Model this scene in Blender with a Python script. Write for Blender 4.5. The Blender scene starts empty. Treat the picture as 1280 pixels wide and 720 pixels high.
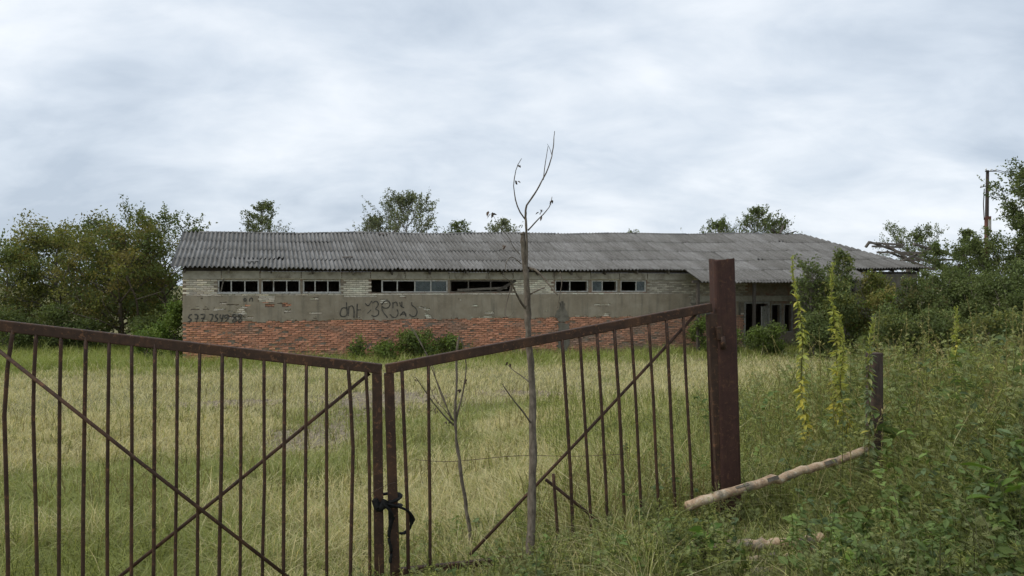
import bpy, bmesh, math, random
import numpy as np
from mathutils import Vector, Matrix

# ------------------------------------------------------------------ camera, sky, sun, exposure
scn = bpy.context.scene
C = scn.collection
F = 1000.0            # focal length in photograph pixels (1280 wide)
HOR = 355.0           # horizon row
EYE = 1.6
cam_d = bpy.data.cameras.new('camera')
cam_d.sensor_width = 36.0
cam_d.lens = 36.0 * F / 1280.0
cam_d.clip_start = 0.05
cam_d.clip_end = 3000
cam = bpy.data.objects.new('camera', cam_d)
C.objects.link(cam)
cam.location = (0, 0, EYE)
cam.rotation_euler = (math.radians(90) - math.atan((360 - HOR) / F), 0, 0)
scn.camera = cam
scn.cycles.max_bounces = 6; scn.cycles.transparent_max_bounces = 8

SUN_EL, SUN_AZ = 48.0, -105.0     # azimuth from +Y, clockwise positive
w = bpy.data.worlds.new('World'); scn.world = w; w.use_nodes = True
nt = w.node_tree; nt.nodes.clear()
def N(t, ty, **kw):
    n = t.nodes.new(ty)
    for k, v in kw.items():
        setattr(n, k, v)
    return n
out = N(nt, 'ShaderNodeOutputWorld'); bg = N(nt, 'ShaderNodeBackground')
sky = N(nt, 'ShaderNodeTexSky', sky_type='NISHITA', sun_disc=False)
sky.sun_elevation = math.radians(SUN_EL); sky.sun_rotation = math.radians(SUN_AZ)
sky.air_density = 1.0; sky.dust_density = 2.0
tc = N(nt, 'ShaderNodeTexCoord'); sx = N(nt, 'ShaderNodeSeparateXYZ')
nt.links.new(tc.outputs['Generated'], sx.inputs[0])
def wm(op, a, b=None, c=None):
    m = N(nt, 'ShaderNodeMath', operation=op)
    for i, v in enumerate((a, b, c)):
        if v is None: continue
        if isinstance(v, (int, float)): m.inputs[i].default_value = v
        else: nt.links.new(v, m.inputs[i])
    return m.outputs[0]
zz = wm('ADD', wm('ABSOLUTE', sx.outputs[2]), 0.36)
cx = wm('DIVIDE', sx.outputs[0], zz); cy = wm('DIVIDE', sx.outputs[1], zz)
cv = N(nt, 'ShaderNodeCombineXYZ')
nt.links.new(cx, cv.inputs[0]); nt.links.new(cy, cv.inputs[1])
def cloud_noise(scale, loc, rot, stretch, det, dist, rough=0.55):
    mp = N(nt, 'ShaderNodeMapping')
    mp.inputs['Location'].default_value = loc
    mp.inputs['Rotation'].default_value = (0, 0, math.radians(rot))
    mp.inputs['Scale'].default_value = stretch
    nt.links.new(cv.outputs[0], mp.inputs[0])
    nz = N(nt, 'ShaderNodeTexNoise')
    nz.inputs['Scale'].default_value = scale; nz.inputs['Detail'].default_value = det
    nz.inputs['Distortion'].default_value = dist; nz.inputs['Roughness'].default_value = rough
    nt.links.new(mp.outputs[0], nz.inputs['Vector'])
    return nz.outputs[0]
n1 = cloud_noise(1.7, (2.2, 6.3, 0.3), -22, (0.75, 1.0, 1), 5, 0.25, 0.5)
n2 = cloud_noise(4.6, (0.4, 7.7, 2.3), -24, (0.7, 1.0, 1), 7, 0.35, 0.58)
sumn = wm('ADD', wm('MULTIPLY', n1, 0.68), wm('MULTIPLY', n2, 0.32))
rp = N(nt, 'ShaderNodeValToRGB')
nt.links.new(sumn, rp.inputs[0])
e = rp.color_ramp.elements
e[0].position = 0.40; e[0].color = (0.41, 0.475, 0.56, 1)
e[1].position = 0.70; e[1].color = (0.80, 0.825, 0.86, 1)
el = e.new(0.505); el.color = (0.545, 0.605, 0.68, 1)
el = e.new(0.595); el.color = (0.67, 0.715, 0.77, 1)
mul = N(nt, 'ShaderNodeMix', data_type='RGBA', blend_type='MULTIPLY')
mul.inputs[0].default_value = 1.0
nt.links.new(rp.outputs[0], mul.inputs[6]); mul.inputs[7].default_value = (9.3, 9.3, 9.3, 1)
mx = N(nt, 'ShaderNodeMix', data_type='RGBA')
mx.inputs[0].default_value = 0.94
nt.links.new(sky.outputs[0], mx.inputs[6]); nt.links.new(mul.outputs[2], mx.inputs[7])
nt.links.new(mx.outputs[2], bg.inputs[0]); bg.inputs[1].default_value = 0.1
nt.links.new(bg.outputs[0], out.inputs[0])

sd = bpy.data.lights.new('sun', 'SUN'); sd.energy = 1.5; sd.angle = math.radians(25); sd.color = (1.0, 0.96, 0.9)
sun = bpy.data.objects.new('sun', sd); C.objects.link(sun)
az = math.radians(SUN_AZ); elv = math.radians(SUN_EL)
sdir = Vector((math.sin(az) * math.cos(elv), math.cos(az) * math.cos(elv), math.sin(elv)))
sun.rotation_euler = sdir.to_track_quat('Z', 'Y').to_euler(); sun.location = sdir * 60

scn.view_settings.view_transform = 'Standard'; scn.view_settings.look = 'None'
scn.view_settings.exposure = 0.5; scn.view_settings.gamma = 1.0
scn.view_settings.use_curve_mapping = False

# ------------------------------------------------------------------ helpers
rng = np.random.default_rng(7)
random.seed(7)
def P(px, py, Y):
    return Vector(((px - 640) / F * Y, Y, EYE + (HOR - py) / F * Y))
def sstep(a, b, x):
    t = np.clip((np.asarray(x, float) - a) / (b - a), 0, 1)
    return t * t * (3 - 2 * t)
def ground_z(x, y):
    x = np.asarray(x, float); y = np.asarray(y, float)
    c = -0.5 + 0.42 * sstep(-1.3, 1.4, x) + 0.33 * sstep(1.4, 4.5, x)
    f = -0.5 - 0.0407 * (np.clip(y, 5, 33) - 5) - 0.2 * sstep(33, 50, y)
    far = f + (c + 0.5) * (1 - sstep(7, 19, y))
    g = far * sstep(1.3, 4.8, y)
    g = g + 0.035 * np.sin(x * 0.9 + 1.0) * np.sin(y * 0.55) * sstep(4, 9, y)
    return g
def hash2(ix, iy, s):
    h = np.sin(ix * 127.1 + iy * 311.7 + s * 74.7) * 43758.5453
    return h - np.floor(h)
def vnoise(x, y, s=0.0):
    x = np.asarray(x, float); y = np.asarray(y, float)
    ix = np.floor(x); iy = np.floor(y); fx = x - ix; fy = y - iy
    fx = fx * fx * (3 - 2 * fx); fy = fy * fy * (3 - 2 * fy)
    a = hash2(ix, iy, s); b = hash2(ix + 1, iy, s); c = hash2(ix, iy + 1, s); d = hash2(ix + 1, iy + 1, s)
    return (a * (1 - fx) + b * fx) * (1 - fy) + (c * (1 - fx) + d * fx) * fy
def fbm(x, y, s=0.0):
    return 0.55 * vnoise(x, y, s) + 0.3 * vnoise(x * 2.1, y * 2.1, s + 3) + 0.15 * vnoise(x * 4.3, y * 4.3, s + 9)

class TB:
    """collects triangles (numpy) with a colour for each vertex"""
    def __init__(self): self.v = []; self.f = []; self.c = []; self.n = 0
    def add(self, v, f, c=None):
        v = np.asarray(v, float).reshape(-1, 3); f = np.asarray(f, int).reshape(-1, 3)
        self.v.append(v); self.f.append(f + self.n)
        if c is None: c = (0.5, 0.5, 0.5)
        c = np.asarray(c, float)
        if c.ndim == 1: c = np.tile(c[:3], (len(v), 1))
        self.c.append(c); self.n += len(v)
    def mesh(self, name, smooth=False, color=True):
        v = np.concatenate(self.v); f = np.concatenate(self.f); c = np.concatenate(self.c)
        me = bpy.data.meshes.new(name)
        me.vertices.add(len(v)); me.vertices.foreach_set('co', v.astype(np.float32).ravel())
        me.loops.add(len(f) * 3); me.loops.foreach_set('vertex_index', f.astype(np.int32).ravel())
        me.polygons.add(len(f)); me.polygons.foreach_set('loop_start', np.arange(0, len(f) * 3, 3, dtype=np.int32))
        me.polygons.foreach_set('use_smooth', np.full(len(f), smooth, dtype=bool))
        if color:
            a = me.color_attributes.new('col', 'FLOAT_COLOR', 'POINT')
            cc = np.ones((len(v), 4), np.float32); cc[:, :3] = np.clip(c, 0, 1)
            a.data.foreach_set('color', cc.ravel())
        me.update(calc_edges=True); me.validate()
        return me
def link(name, me, m=None, parent=None):
    o = bpy.data.objects.new(name, me); C.objects.link(o)
    if m is not None and len(me.materials) == 0: me.materials.append(m)
    if parent: o.parent = parent
    return o
def tag(o, label=None, cat=None, group=None, kind=None):
    if label: o['label'] = label
    if cat: o['category'] = cat
    if group: o['group'] = group
    if kind: o['kind'] = kind
    return o
def empty(name, loc=(0, 0, 0), rz=0.0):
    o = bpy.data.objects.new(name, None); C.objects.link(o)
    o.empty_display_size = 0.2; o.location = loc; o.rotation_euler = (0, 0, rz)
    return o
BOXF = [(0, 2, 3), (0, 3, 1), (4, 5, 7), (4, 7, 6), (0, 1, 5), (0, 5, 4), (2, 6, 7), (2, 7, 3), (0, 4, 6), (0, 6, 2), (1, 3, 7), (1, 7, 5)]
def box_vf(x0, x1, y0, y1, z0, z1):
    return [(x, y, z) for z in (z0, z1) for y in (y0, y1) for x in (x0, x1)], BOXF
def add_box(tb, x0, x1, y0, y1, z0, z1, c=None):
    v, f = box_vf(x0, x1, y0, y1, z0, z1); tb.add(v, f, c)
def tube_vf(pts, rad, sides=6, cap=True, jitter=0.0, phase=0.0, flat=None):
    pts = np.asarray([tuple(p) for p in pts], float); k = len(pts)
    rad = np.broadcast_to(np.asarray(rad, float), (k,))
    tg = np.gradient(pts, axis=0); tg /= np.linalg.norm(tg, axis=1)[:, None] + 1e-9
    ref = np.array([0, 0, 1.0]) if abs(tg[0][2]) < 0.85 else np.array([0.0, 1.0, 0])
    a = np.cross(tg, ref); a /= np.linalg.norm(a, axis=1)[:, None] + 1e-9
    b = np.cross(tg, a)
    th = np.arange(sides) / sides * 2 * np.pi + phase
    ca, sa = np.cos(th), np.sin(th)
    if flat: sa = sa * flat
    r = rad[:, None] * (1 + (rng.uniform(-jitter, jitter, (k, sides)) if jitter else 0))
    v = pts[:, None, :] + (a[:, None, :] * ca[None, :, None] + b[:, None, :] * sa[None, :, None]) * r[:, :, None]
    v = v.reshape(-1, 3)
    f = []
    for i in range(k - 1):
        for j in range(sides):
            j2 = (j + 1) % sides
            p, q, s, t = i * sides + j, i * sides + j2, (i + 1) * sides + j, (i + 1) * sides + j2
            f += [(p, s, q), (q, s, t)]
    if cap:
        for j in range(1, sides - 1):
            f.append((0, j, j + 1)); o = (k - 1) * sides; f.append((o, o + j + 1, o + j))
    return v, np.array(f)
def add_tube(tb, pts, rad, sides=6, c=None, **kw):
    v, f = tube_vf(pts, rad, sides, **kw); tb.add(v, f, c)
def bar_vf(a, b, wdt, dep, side=None):
    """rectangular bar between two points; side = direction of its width"""
    a = Vector(a); b = Vector(b); t = (b - a).normalized()
    s = Vector(side) if side is not None else t.cross(Vector((0, 0, 1)))
    s = (s - t * s.dot(t)).normalized(); n = t.cross(s)
    v = [p + s * (i * wdt / 2) + n * (j * dep / 2) for p in (a, b) for j in (-1, 1) for i in (-1, 1)]
    return [tuple(q) for q in v], BOXF
def add_bar(tb, a, b, wdt, dep, side=None, c=None):
    v, f = bar_vf(a, b, wdt, dep, side); tb.add(v, f, c)
def part(name, m, parent, v, f, smooth=False, c=None, bevel=0.0):
    tb = TB(); tb.add(v, f, c)
    o = link(name, tb.mesh(name, smooth), m, parent)
    if bevel:
        md = o.modifiers.new('bevel', 'BEVEL'); md.width = bevel; md.segments = 2; md.limit_method = 'ANGLE'
    return o

# leaf templates: (length, width, lift) in unit size
T_DIAMOND = (np.array([(0, 0, 0), (.42, .5, .10), (1, 0, -.06), (.42, -.5, .10)]), [(0, 2, 1), (0, 3, 2)])
T_OVATE = (np.array([(0, 0, 0), (.28, .46, .05), (.62, .40, .03), (1, 0, -.14), (.62, -.40, .03), (.28, -.46, .05), (.5, 0, -.03)]),
           [(0, 6, 1), (1, 6, 2), (2, 6, 3), (3, 6, 4), (4, 6, 5), (5, 6, 0)])
def _lobed():
    v = []; f = []
    def dia(p, ang, L, wd, lift):
        d = np.array([math.cos(ang), math.sin(ang), 0]); s = np.array([-d[1], d[0], 0]); p = np.array(p, float); o = len(v)
        v.extend([p, p + d * L * .5 + s * wd + (0, 0, lift), p + d * L + (0, 0, lift * .4), p + d * L * .5 - s * wd + (0, 0, lift)])
        f.extend([(o, o + 2, o + 1), (o, o + 3, o + 2)])
    dia((0, 0, 0), 0, 1.0, .06, 0.02)
    for t, L in ((.22, .30), (.42, .40), (.62, .34)):
        for s in (-1, 1): dia((t, 0, 0.01), s * .85, L, .055, .03)
    return np.array(v, float), f
T_LOBED = _lobed()
def add_leaves(tb, T, pos, dirv, length, width, col, roll=None, r=None):
    """place a leaf template at each pos, pointing along dirv"""
    r = r if r is not None else rng
    tv, tf = T; n = len(pos); m = len(tv)
    if n == 0: return
    d = dirv / (np.linalg.norm(dirv, axis=1)[:, None] + 1e-9)
    up = np.tile(np.array([0, 0, 1.0]), (n, 1)); up[np.abs(d[:, 2]) > .93] = (1, 0, 0)
    s = np.cross(up, d); s /= np.linalg.norm(s, axis=1)[:, None] + 1e-9
    nn = np.cross(d, s)
    if roll is None: roll = r.normal(0, .5, n)
    cr, sr = np.cos(roll)[:, None], np.sin(roll)[:, None]
    s2 = s * cr + nn * sr; n2 = nn * cr - s * sr
    L = np.broadcast_to(length, (n,))[:, None, None]; W = np.broadcast_to(width, (n,))[:, None, None]
    v = pos[:, None, :] + d[:, None, :] * (tv[None, :, 0:1] * L) + s2[:, None, :] * (tv[None, :, 1:2] * W) + n2[:, None, :] * (tv[None, :, 2:3] * L)
    f = (np.array(tf)[None] + (np.arange(n) * m)[:, None, None]).reshape(-1, 3)
    c = np.repeat(np.broadcast_to(col, (n, 3)), m, axis=0)
    tb.add(v.reshape(-1, 3), f, c)
def add_blades(tb, base, h, wd, lean, K, col, tipcol=None, az=None):
    n = len(base)
    if n == 0: return
    az = rng.uniform(0, 2 * np.pi, n) if az is None else az
    dx = np.stack([np.cos(az), np.sin(az), np.zeros(n)], 1)
    fa = az + np.pi / 2 + rng.normal(0, .7, n)
    sd_ = np.stack([np.cos(fa), np.sin(fa), np.zeros(n)], 1)
    rows = []; cols = []
    tipcol = col if tipcol is None else tipcol
    for k in range(K + 1):
        t = k / K
        cpt = base + dx * (h * lean * t ** 1.9)[:, None]
        cpt = cpt.copy(); cpt[:, 2] += h * (t - .28 * np.clip(lean, 0, 1.6) * t ** 2.2)
        cc = col * (1 - t) + tipcol * t
        if k < K:
            hw = (wd * .5 * (1 - t) ** .6)[:, None]
            rows += [cpt - sd_ * hw, cpt + sd_ * hw]; cols += [cc, cc]
        else:
            rows += [cpt]; cols += [cc]
    m = 2 * K + 1
    v = np.stack(rows, 1).reshape(-1, 3); c = np.stack(cols, 1).reshape(-1, 3)
    tf = []
    for k in range(K - 1):
        a = 2 * k; tf += [(a, a + 1, a + 3), (a, a + 3, a + 2)]
    tf += [(2 * K - 2, 2 * K - 1, 2 * K)]
    f = (np.array(tf)[None] + (np.arange(n) * m)[:, None, None]).reshape(-1, 3)
    tb.add(v, f, c)

# ------------------------------------------------------------------ materials
def mat(name):
    m = bpy.data.materials.new(name); m.use_nodes = True
    t = m.node_tree; t.nodes.clear()
    o = N(t, 'ShaderNodeOutputMaterial'); b = N(t, 'ShaderNodeBsdfPrincipled')
    t.links.new(b.outputs[0], o.inputs[0])
    return m, t, b, o
def noise(t, scale, det=4, rough=.6, coord='Object', dist=0.0, sc=None):
    c = N(t, 'ShaderNodeTexCoord'); z = N(t, 'ShaderNodeTexNoise')
    z.inputs['Scale'].default_value = scale; z.inputs['Detail'].default_value = det
    z.inputs['Roughness'].default_value = rough; z.inputs['Distortion'].default_value = dist
    if sc:
        mp = N(t, 'ShaderNodeMapping'); mp.inputs['Scale'].default_value = sc
        t.links.new(c.outputs[coord], mp.inputs[0]); t.links.new(mp.outputs[0], z.inputs['Vector'])
    else:
        t.links.new(c.outputs[coord], z.inputs['Vector'])
    return z.outputs[0]
def ramp(t, src, stops):
    r = N(t, 'ShaderNodeValToRGB'); t.links.new(src, r.inputs[0])
    el = r.color_ramp.elements
    while len(el) > 2: el.remove(el[-1])
    for i, (p, c) in enumerate(stops):
        x = el[i] if i < 2 else el.new(p)
        x.position = p; x.color = (*c, 1) if len(c) == 3 else c
    return r.outputs[0]
def mixc(t, fac, a, b, mode='MIX'):
    m = N(t, 'ShaderNodeMix', data_type='RGBA', blend_type=mode)
    for i, v in ((0, fac), (6, a), (7, b)):
        if isinstance(v, (int, float)): m.inputs[i].default_value = v
        elif isinstance(v, tuple): m.inputs[i].default_value = (*v, 1) if len(v) == 3 else v
        else: t.links.new(v, m.inputs[i])
    return m.outputs[2]
def bump(t, b, src, strength=.4, dist=.02):
    n = N(t, 'ShaderNodeBump'); n.inputs['Strength'].default_value = strength; n.inputs['Distance'].default_value = dist
    t.links.new(src, n.inputs['Height']); t.links.new(n.outputs[0], b.inputs['Normal'])
def mottled(name, c1, c2, scale, rough=.85, bs=.3, bd=.01, c3=None, s3=None, det=6, lo=.35, hi=.65, sc=None, spec=.25):
    m, t, b, o = mat(name)
    n = noise(t, scale, det, .65, sc=sc)
    col = ramp(t, n, [(lo, c1), (hi, c2)])
    if c3:
        n3 = noise(t, s3, 5, .7, dist=.6)
        k = ramp(t, n3, [(.52, (0, 0, 0)), (.66, (1, 1, 1))])
        col = mixc(t, k, col, c3)
    t.links.new(col, b.inputs['Base Color']); b.inputs['Roughness'].default_value = rough
    b.inputs['Specular IOR Level'].default_value = spec
    bump(t, b, n, bs, bd)
    return m
def leafmat(name, trans=.35, rough=.6, spec=.14):
    m, t, b, o = mat(name)
    at = N(t, 'ShaderNodeAttribute', attribute_name='col')
    t.links.new(at.outputs['Color'], b.inputs['Base Color'])
    b.inputs['Roughness'].default_value = rough; b.inputs['Specular IOR Level'].default_value = spec
    tr = N(t, 'ShaderNodeBsdfTranslucent'); ms = N(t, 'ShaderNodeMixShader'); ms.inputs[0].default_value = trans
    g = mixc(t, 1.0, at.outputs['Color'], (1.25, 1.25, .7), 'MULTIPLY')
    t.links.new(g, tr.inputs[0]); t.links.new(b.outputs[0], ms.inputs[1]); t.links.new(tr.outputs[0], ms.inputs[2])
    t.links.new(ms.outputs[0], o.inputs[0])
    return m
M = {}
M['leaf'] = leafmat('foliage'); M['grass'] = leafmat('grass_blades', .3, .65, .2)
M['bark'] = mottled('bark', (.10, .085, .065), (.20, .175, .14), 9, bs=.6, bd=.02, sc=(3, 3, .6))
M['palebark'] = mottled('pale_bark', (.075, .058, .042), (.19, .158, .12), 16, bs=.9, bd=.012, sc=(2.5, 2.5, 1.0), c3=(.10, .085, .06), s3=7)
M['deadleaf'] = mottled('dead_leaf', (.05, .035, .025), (.11, .075, .05), 20)
def ground_mat():
    m, t, b, o = mat('meadow_soil')
    n = noise(t, .35, 6, .6); f = noise(t, 9, 6, .7); g = noise(t, 60, 4, .7)
    c = ramp(t, n, [(.38, (.16, .165, .065)), (.62, (.27, .24, .125))])
    c = mixc(t, ramp(t, f, [(.4, (0, 0, 0)), (.62, (1, 1, 1))]), c, (.17, .155, .075))
    c = mixc(t, ramp(t, g, [(.45, (0, 0, 0)), (.7, (.7, .7, .7))]), c, (.10, .09, .05))
    t.links.new(c, b.inputs['Base Color']); b.inputs['Roughness'].default_value = .95
    b.inputs['Specular IOR Level'].default_value = .1
    bump(t, b, f, .8, .06); return m
M['ground'] = ground_mat()
M['asphalt'] = mottled('old_asphalt', (.14, .113, .075), (.23, .19, .132), 5, bs=.5, bd=.02, c3=(.17, .155, .085), s3=3.2, lo=.4, hi=.6)
def steel(name, c1, c2, rust, chip=.85):
    m, t, b, o = mat(name)
    n = noise(t, 14, 6, .65); n2 = noise(t, 5, 6, .7, dist=.8); n3 = noise(t, 90, 3, .6)
    c = ramp(t, n, [(.35, c1), (.65, c2)])
    c = mixc(t, ramp(t, n2, [(.5, (0, 0, 0)), (.68, (.8, .8, .8))]), c, rust)
    t.links.new(c, b.inputs['Base Color']); b.inputs['Specular IOR Level'].default_value = .18
    n4 = noise(t, 38, 5, .7, dist=.5); n5 = noise(t, 6, 5, .7, sc=(6, 6, .5))
    c = mixc(t, ramp(t, n4, [(.57, (0, 0, 0)), (.63, (chip, chip, chip))]), c, (.17, .085, .045))
    c = mixc(t, ramp(t, n5, [(.54, (0, 0, 0)), (.70, (.6, .6, .6))]), c, (.03, .018, .013))
    t.links.new(c, b.inputs['Base Color'])
    r = ramp(t, n, [(.3, (.5, .5, .5)), (.7, (.8, .8, .8))]); t.links.new(r, b.inputs['Roughness'])
    bump(t, b, n3, .25, .004); return m
M['gate'] = steel('brown_gate_paint', (.044, .026, .018), (.070, .042, .029), (.11, .056, .03))
M['post'] = steel('post_paint', (.048, .024, .019), (.066, .033, .026), (.08, .042, .028), .35)
M['rubber'] = mottled('black_rubber', (.008, .008, .008), (.018, .018, .017), 30, rough=.75, spec=.12, bs=.2, bd=.003)
M['oldpost'] = mottled('weathered_brown_post', (.045, .032, .025), (.085, .062, .05), 12, c3=(.12, .075, .05), s3=9, sc=(3, 3, .5))
M['wire'] = mottled('rusty_wire', (.07, .05, .04), (.12, .08, .06), 30)
M['lead'] = mottled('dark_cable', (.03, .03, .03), (.05, .05, .05), 30)
def brickmat(name, rnd=True):
    m, t, b, o = mat(name)
    at = N(t, 'ShaderNodeAttribute', attribute_name='col')
    c = at.outputs['Color']
    if rnd:
        oi = N(t, 'ShaderNodeObjectInfo')
        k = ramp(t, oi.outputs['Random'], [(0, (.72, .70, .70)), (1, (1.2, 1.18, 1.15))])
        c = mixc(t, 1.0, c, k, 'MULTIPLY')
    n = noise(t, 22, 6, .7); n2 = noise(t, 1.3, 5, .6)
    c = mixc(t, ramp(t, n, [(.4, (0, 0, 0)), (.75, (.30, .30, .30))]), c, (.20, .15, .11))
    t.links.new(c, b.inputs['Base Color']); b.inputs['Roughness'].default_value = .92
    b.inputs['Specular IOR Level'].default_value = .15
    bump(t, b, n, .5, .015); return m
M['brick'] = brickmat('brick_piece'); M['brickmass'] = brickmat('brick_mass', False)
M['mortar'] = mottled('dirty_mortar', (.19, .155, .115), (.29, .24, .18), 6, c3=(.24, .12, .08), s3=1.5)
def plaster_mat():
    m, t, b, o = mat('grey_cement_plaster')
    n = noise(t, 1.1, 7, .62, dist=.4); f = noise(t, 8, 6, .7); s = noise(t, 1.6, 5, .6, sc=(2.2, 1, .25))
    c = ramp(t, n, [(.3, (.245, .20, .142)), (.5, (.32, .268, .196)), (.7, (.39, .335, .255))])
    c = mixc(t, ramp(t, s, [(.5, (0, 0, 0)), (.68, (.7, .7, .7))]), c, (.185, .16, .12))
    c = mixc(t, ramp(t, f, [(.56, (0, 0, 0)), (.72, (.5, .5, .5))]), c, (.40, .36, .29))
    t.links.new(c, b.inputs['Base Color']); b.inputs['Roughness'].default_value = .93
    b.inputs['Specular IOR Level'].default_value = .12
    bump(t, b, f, .35, .02); return m
M['plaster'] = plaster_mat()
M['darkplaster'] = mottled('damp_cement', (.135, .12, .092), (.225, .20, .158), 4)
M['concrete'] = mottled('old_concrete', (.30, .275, .22), (.42, .385, .315), 3, c3=(.20, .17, .13), s3=1.4)
def slate_mat():
    m, t, b, o = mat('asbestos_cement')
    oi = N(t, 'ShaderNodeObjectInfo')
    n = noise(t, 2.0, 6, .65); s = noise(t, 2.5, 6, .7, sc=(4.5, .35, 1)); sp = noise(t, 26, 4, .75)
    c = ramp(t, n, [(.3, (.135, .130, .122)), (.55, (.19, .186, .178)), (.75, (.26, .256, .248))])
    c = mixc(t, ramp(t, s, [(.48, (0, 0, 0)), (.68, (.85, .85, .85))]), c, (.075, .068, .058))
    c = mixc(t, ramp(t, sp, [(.58, (0, 0, 0)), (.68, (.7, .7, .7))]), c, (.46, .45, .42))
    k = ramp(t, oi.outputs['Random'], [(0, (.80, .79, .77)), (1, (1.14, 1.14, 1.14))])
    c = mixc(t, 1.0, c, k, 'MULTIPLY')
    ge = N(t, 'ShaderNodeNewGeometry'); wz = N(t, 'ShaderNodeTexNoise'); wz.inputs['Scale'].default_value = .55; wz.inputs['Detail'].default_value = 7; wz.inputs['Roughness'].default_value = .7
    t.links.new(ge.outputs['Position'], wz.inputs['Vector'])
    c = mixc(t, ramp(t, wz.outputs[0], [(.48, (0, 0, 0)), (.64, (.38, .38, .38))]), c, (.10, .095, .082))
    t.links.new(c, b.inputs['Base Color']); b.inputs['Roughness'].default_value = .9
    b.inputs['Specular IOR Level'].default_value = .2
    bump(t, b, sp, .3, .01); return m
M['slate'] = slate_mat()
M['wood'] = mottled('grey_old_timber', (.10, .085, .068), (.20, .175, .145), 7, bs=.5, sc=(1, 4, 4))
M['darkwood'] = mottled('dark_timber', (.05, .04, .032), (.10, .085, .07), 7, bs=.5, sc=(1, 4, 4))
M['frame'] = mottled('flaking_white_frame', (.42, .40, .36), (.60, .58, .53), 12, c3=(.25, .22, .18), s3=6)
M['greydoor'] = mottled('weathered_door', (.24, .225, .195), (.40, .38, .34), 6, c3=(.14, .12, .10), s3=5, sc=(3, 1, .5))
M['graffiti'] = mottled('dark_spray_paint', (.06, .055, .048), (.17, .15, .12), 14, lo=.42, hi=.68)
def glass_mat():
    m, t, b, o = mat('dusty_glass')
    n = noise(t, 4, 5, .6)
    b.inputs['Base Color'].default_value = (.10, .12, .12, 1); b.inputs['Roughness'].default_value = .12
    b.inputs['Specular IOR Level'].default_value = .6
    tr = N(t, 'ShaderNodeBsdfTransparent'); tr.inputs[0].default_value = (.55, .6, .6, 1)
    ms = N(t, 'ShaderNodeMixShader')
    k = ramp(t, n, [(.3, (.45, .45, .45)), (.7, (.85, .85, .85))])
    t.links.new(k, ms.inputs[0]); t.links.new(tr.outputs[0], ms.inputs[1]); t.links.new(b.outputs[0], ms.inputs[2])
    t.links.new(ms.outputs[0], o.inputs[0]); return m
M['glass'] = glass_mat()
def log_mat():
    m, t, b, o = mat('peeling_log')
    n = noise(t, 13, 6, .7, dist=.7); n2 = noise(t, 7.5, 6, .7, dist=.9); n3 = noise(t, 45, 4, .7)
    c = ramp(t, n, [(.34, (.22, .14, .085)), (.5, (.42, .29, .18)), (.68, (.54, .44, .31))])
    c = mixc(t, ramp(t, n2, [(.50, (0, 0, 0)), (.62, (.85, .85, .85))]), c, (.19, .165, .12))
    c = mixc(t, ramp(t, n3, [(.56, (0, 0, 0)), (.68, (.8, .8, .8))]), c, (.55, .50, .40))
    t.links.new(c, b.inputs['Base Color']); b.inputs['Roughness'].default_value = .85
    bump(t, b, n2, .8, .02); return m
M['log'] = log_mat()
M['pole'] = mottled('tarred_pole', (.03, .023, .019), (.06, .047, .038), 8, sc=(3, 3, .4))
M['rustbox'] = mottled('rust_red_box', (.10, .045, .032), (.15, .068, .048), 8)
M['porcelain'] = mottled('white_porcelain', (.6, .6, .58), (.7, .7, .68), 8, rough=.4)

# ------------------------------------------------------------------ ground
def graded(a, b, fine0, fine1, step, growth=1.18):
    v = list(np.arange(fine0, fine1 + 1e-6, step)); s = step
    x = fine1
    while x < b: s *= growth; x += s; v.append(min(x, b))
    x = fine0; s = step
    while x > a: s *= growth; x -= s; v.insert(0, max(x, a))
    return np.array(v)
gx = graded(-900, 900, -8, 8, .3); gy = graded(-300, 1600, -1, 22, .3)
XX, YY = np.meshgrid(gx, gy); ZZ = ground_z(XX, YY) + .03 * (fbm(XX * 1.1, YY * 1.1, 5) - .5)
nxg, nyg = len(gx), len(gy)
idx = np.arange(nxg * nyg).reshape(nyg, nxg)
a, b_, c_, d_ = idx[:-1, :-1].ravel(), idx[:-1, 1:].ravel(), idx[1:, 1:].ravel(), idx[1:, :-1].ravel()
tb = TB(); tb.add(np.stack([XX.ravel(), YY.ravel(), ZZ.ravel()], 1), np.concatenate([np.stack([a, b_, c_], 1), np.stack([a, c_, d_], 1)]))
tag(link('ground', tb.mesh('ground', True), M['ground']), kind='structure')
def gz(x, y): return ground_z(x, y) + .03 * (fbm(np.asarray(x) * 1.1, np.asarray(y) * 1.1, 5) - .5)

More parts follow.
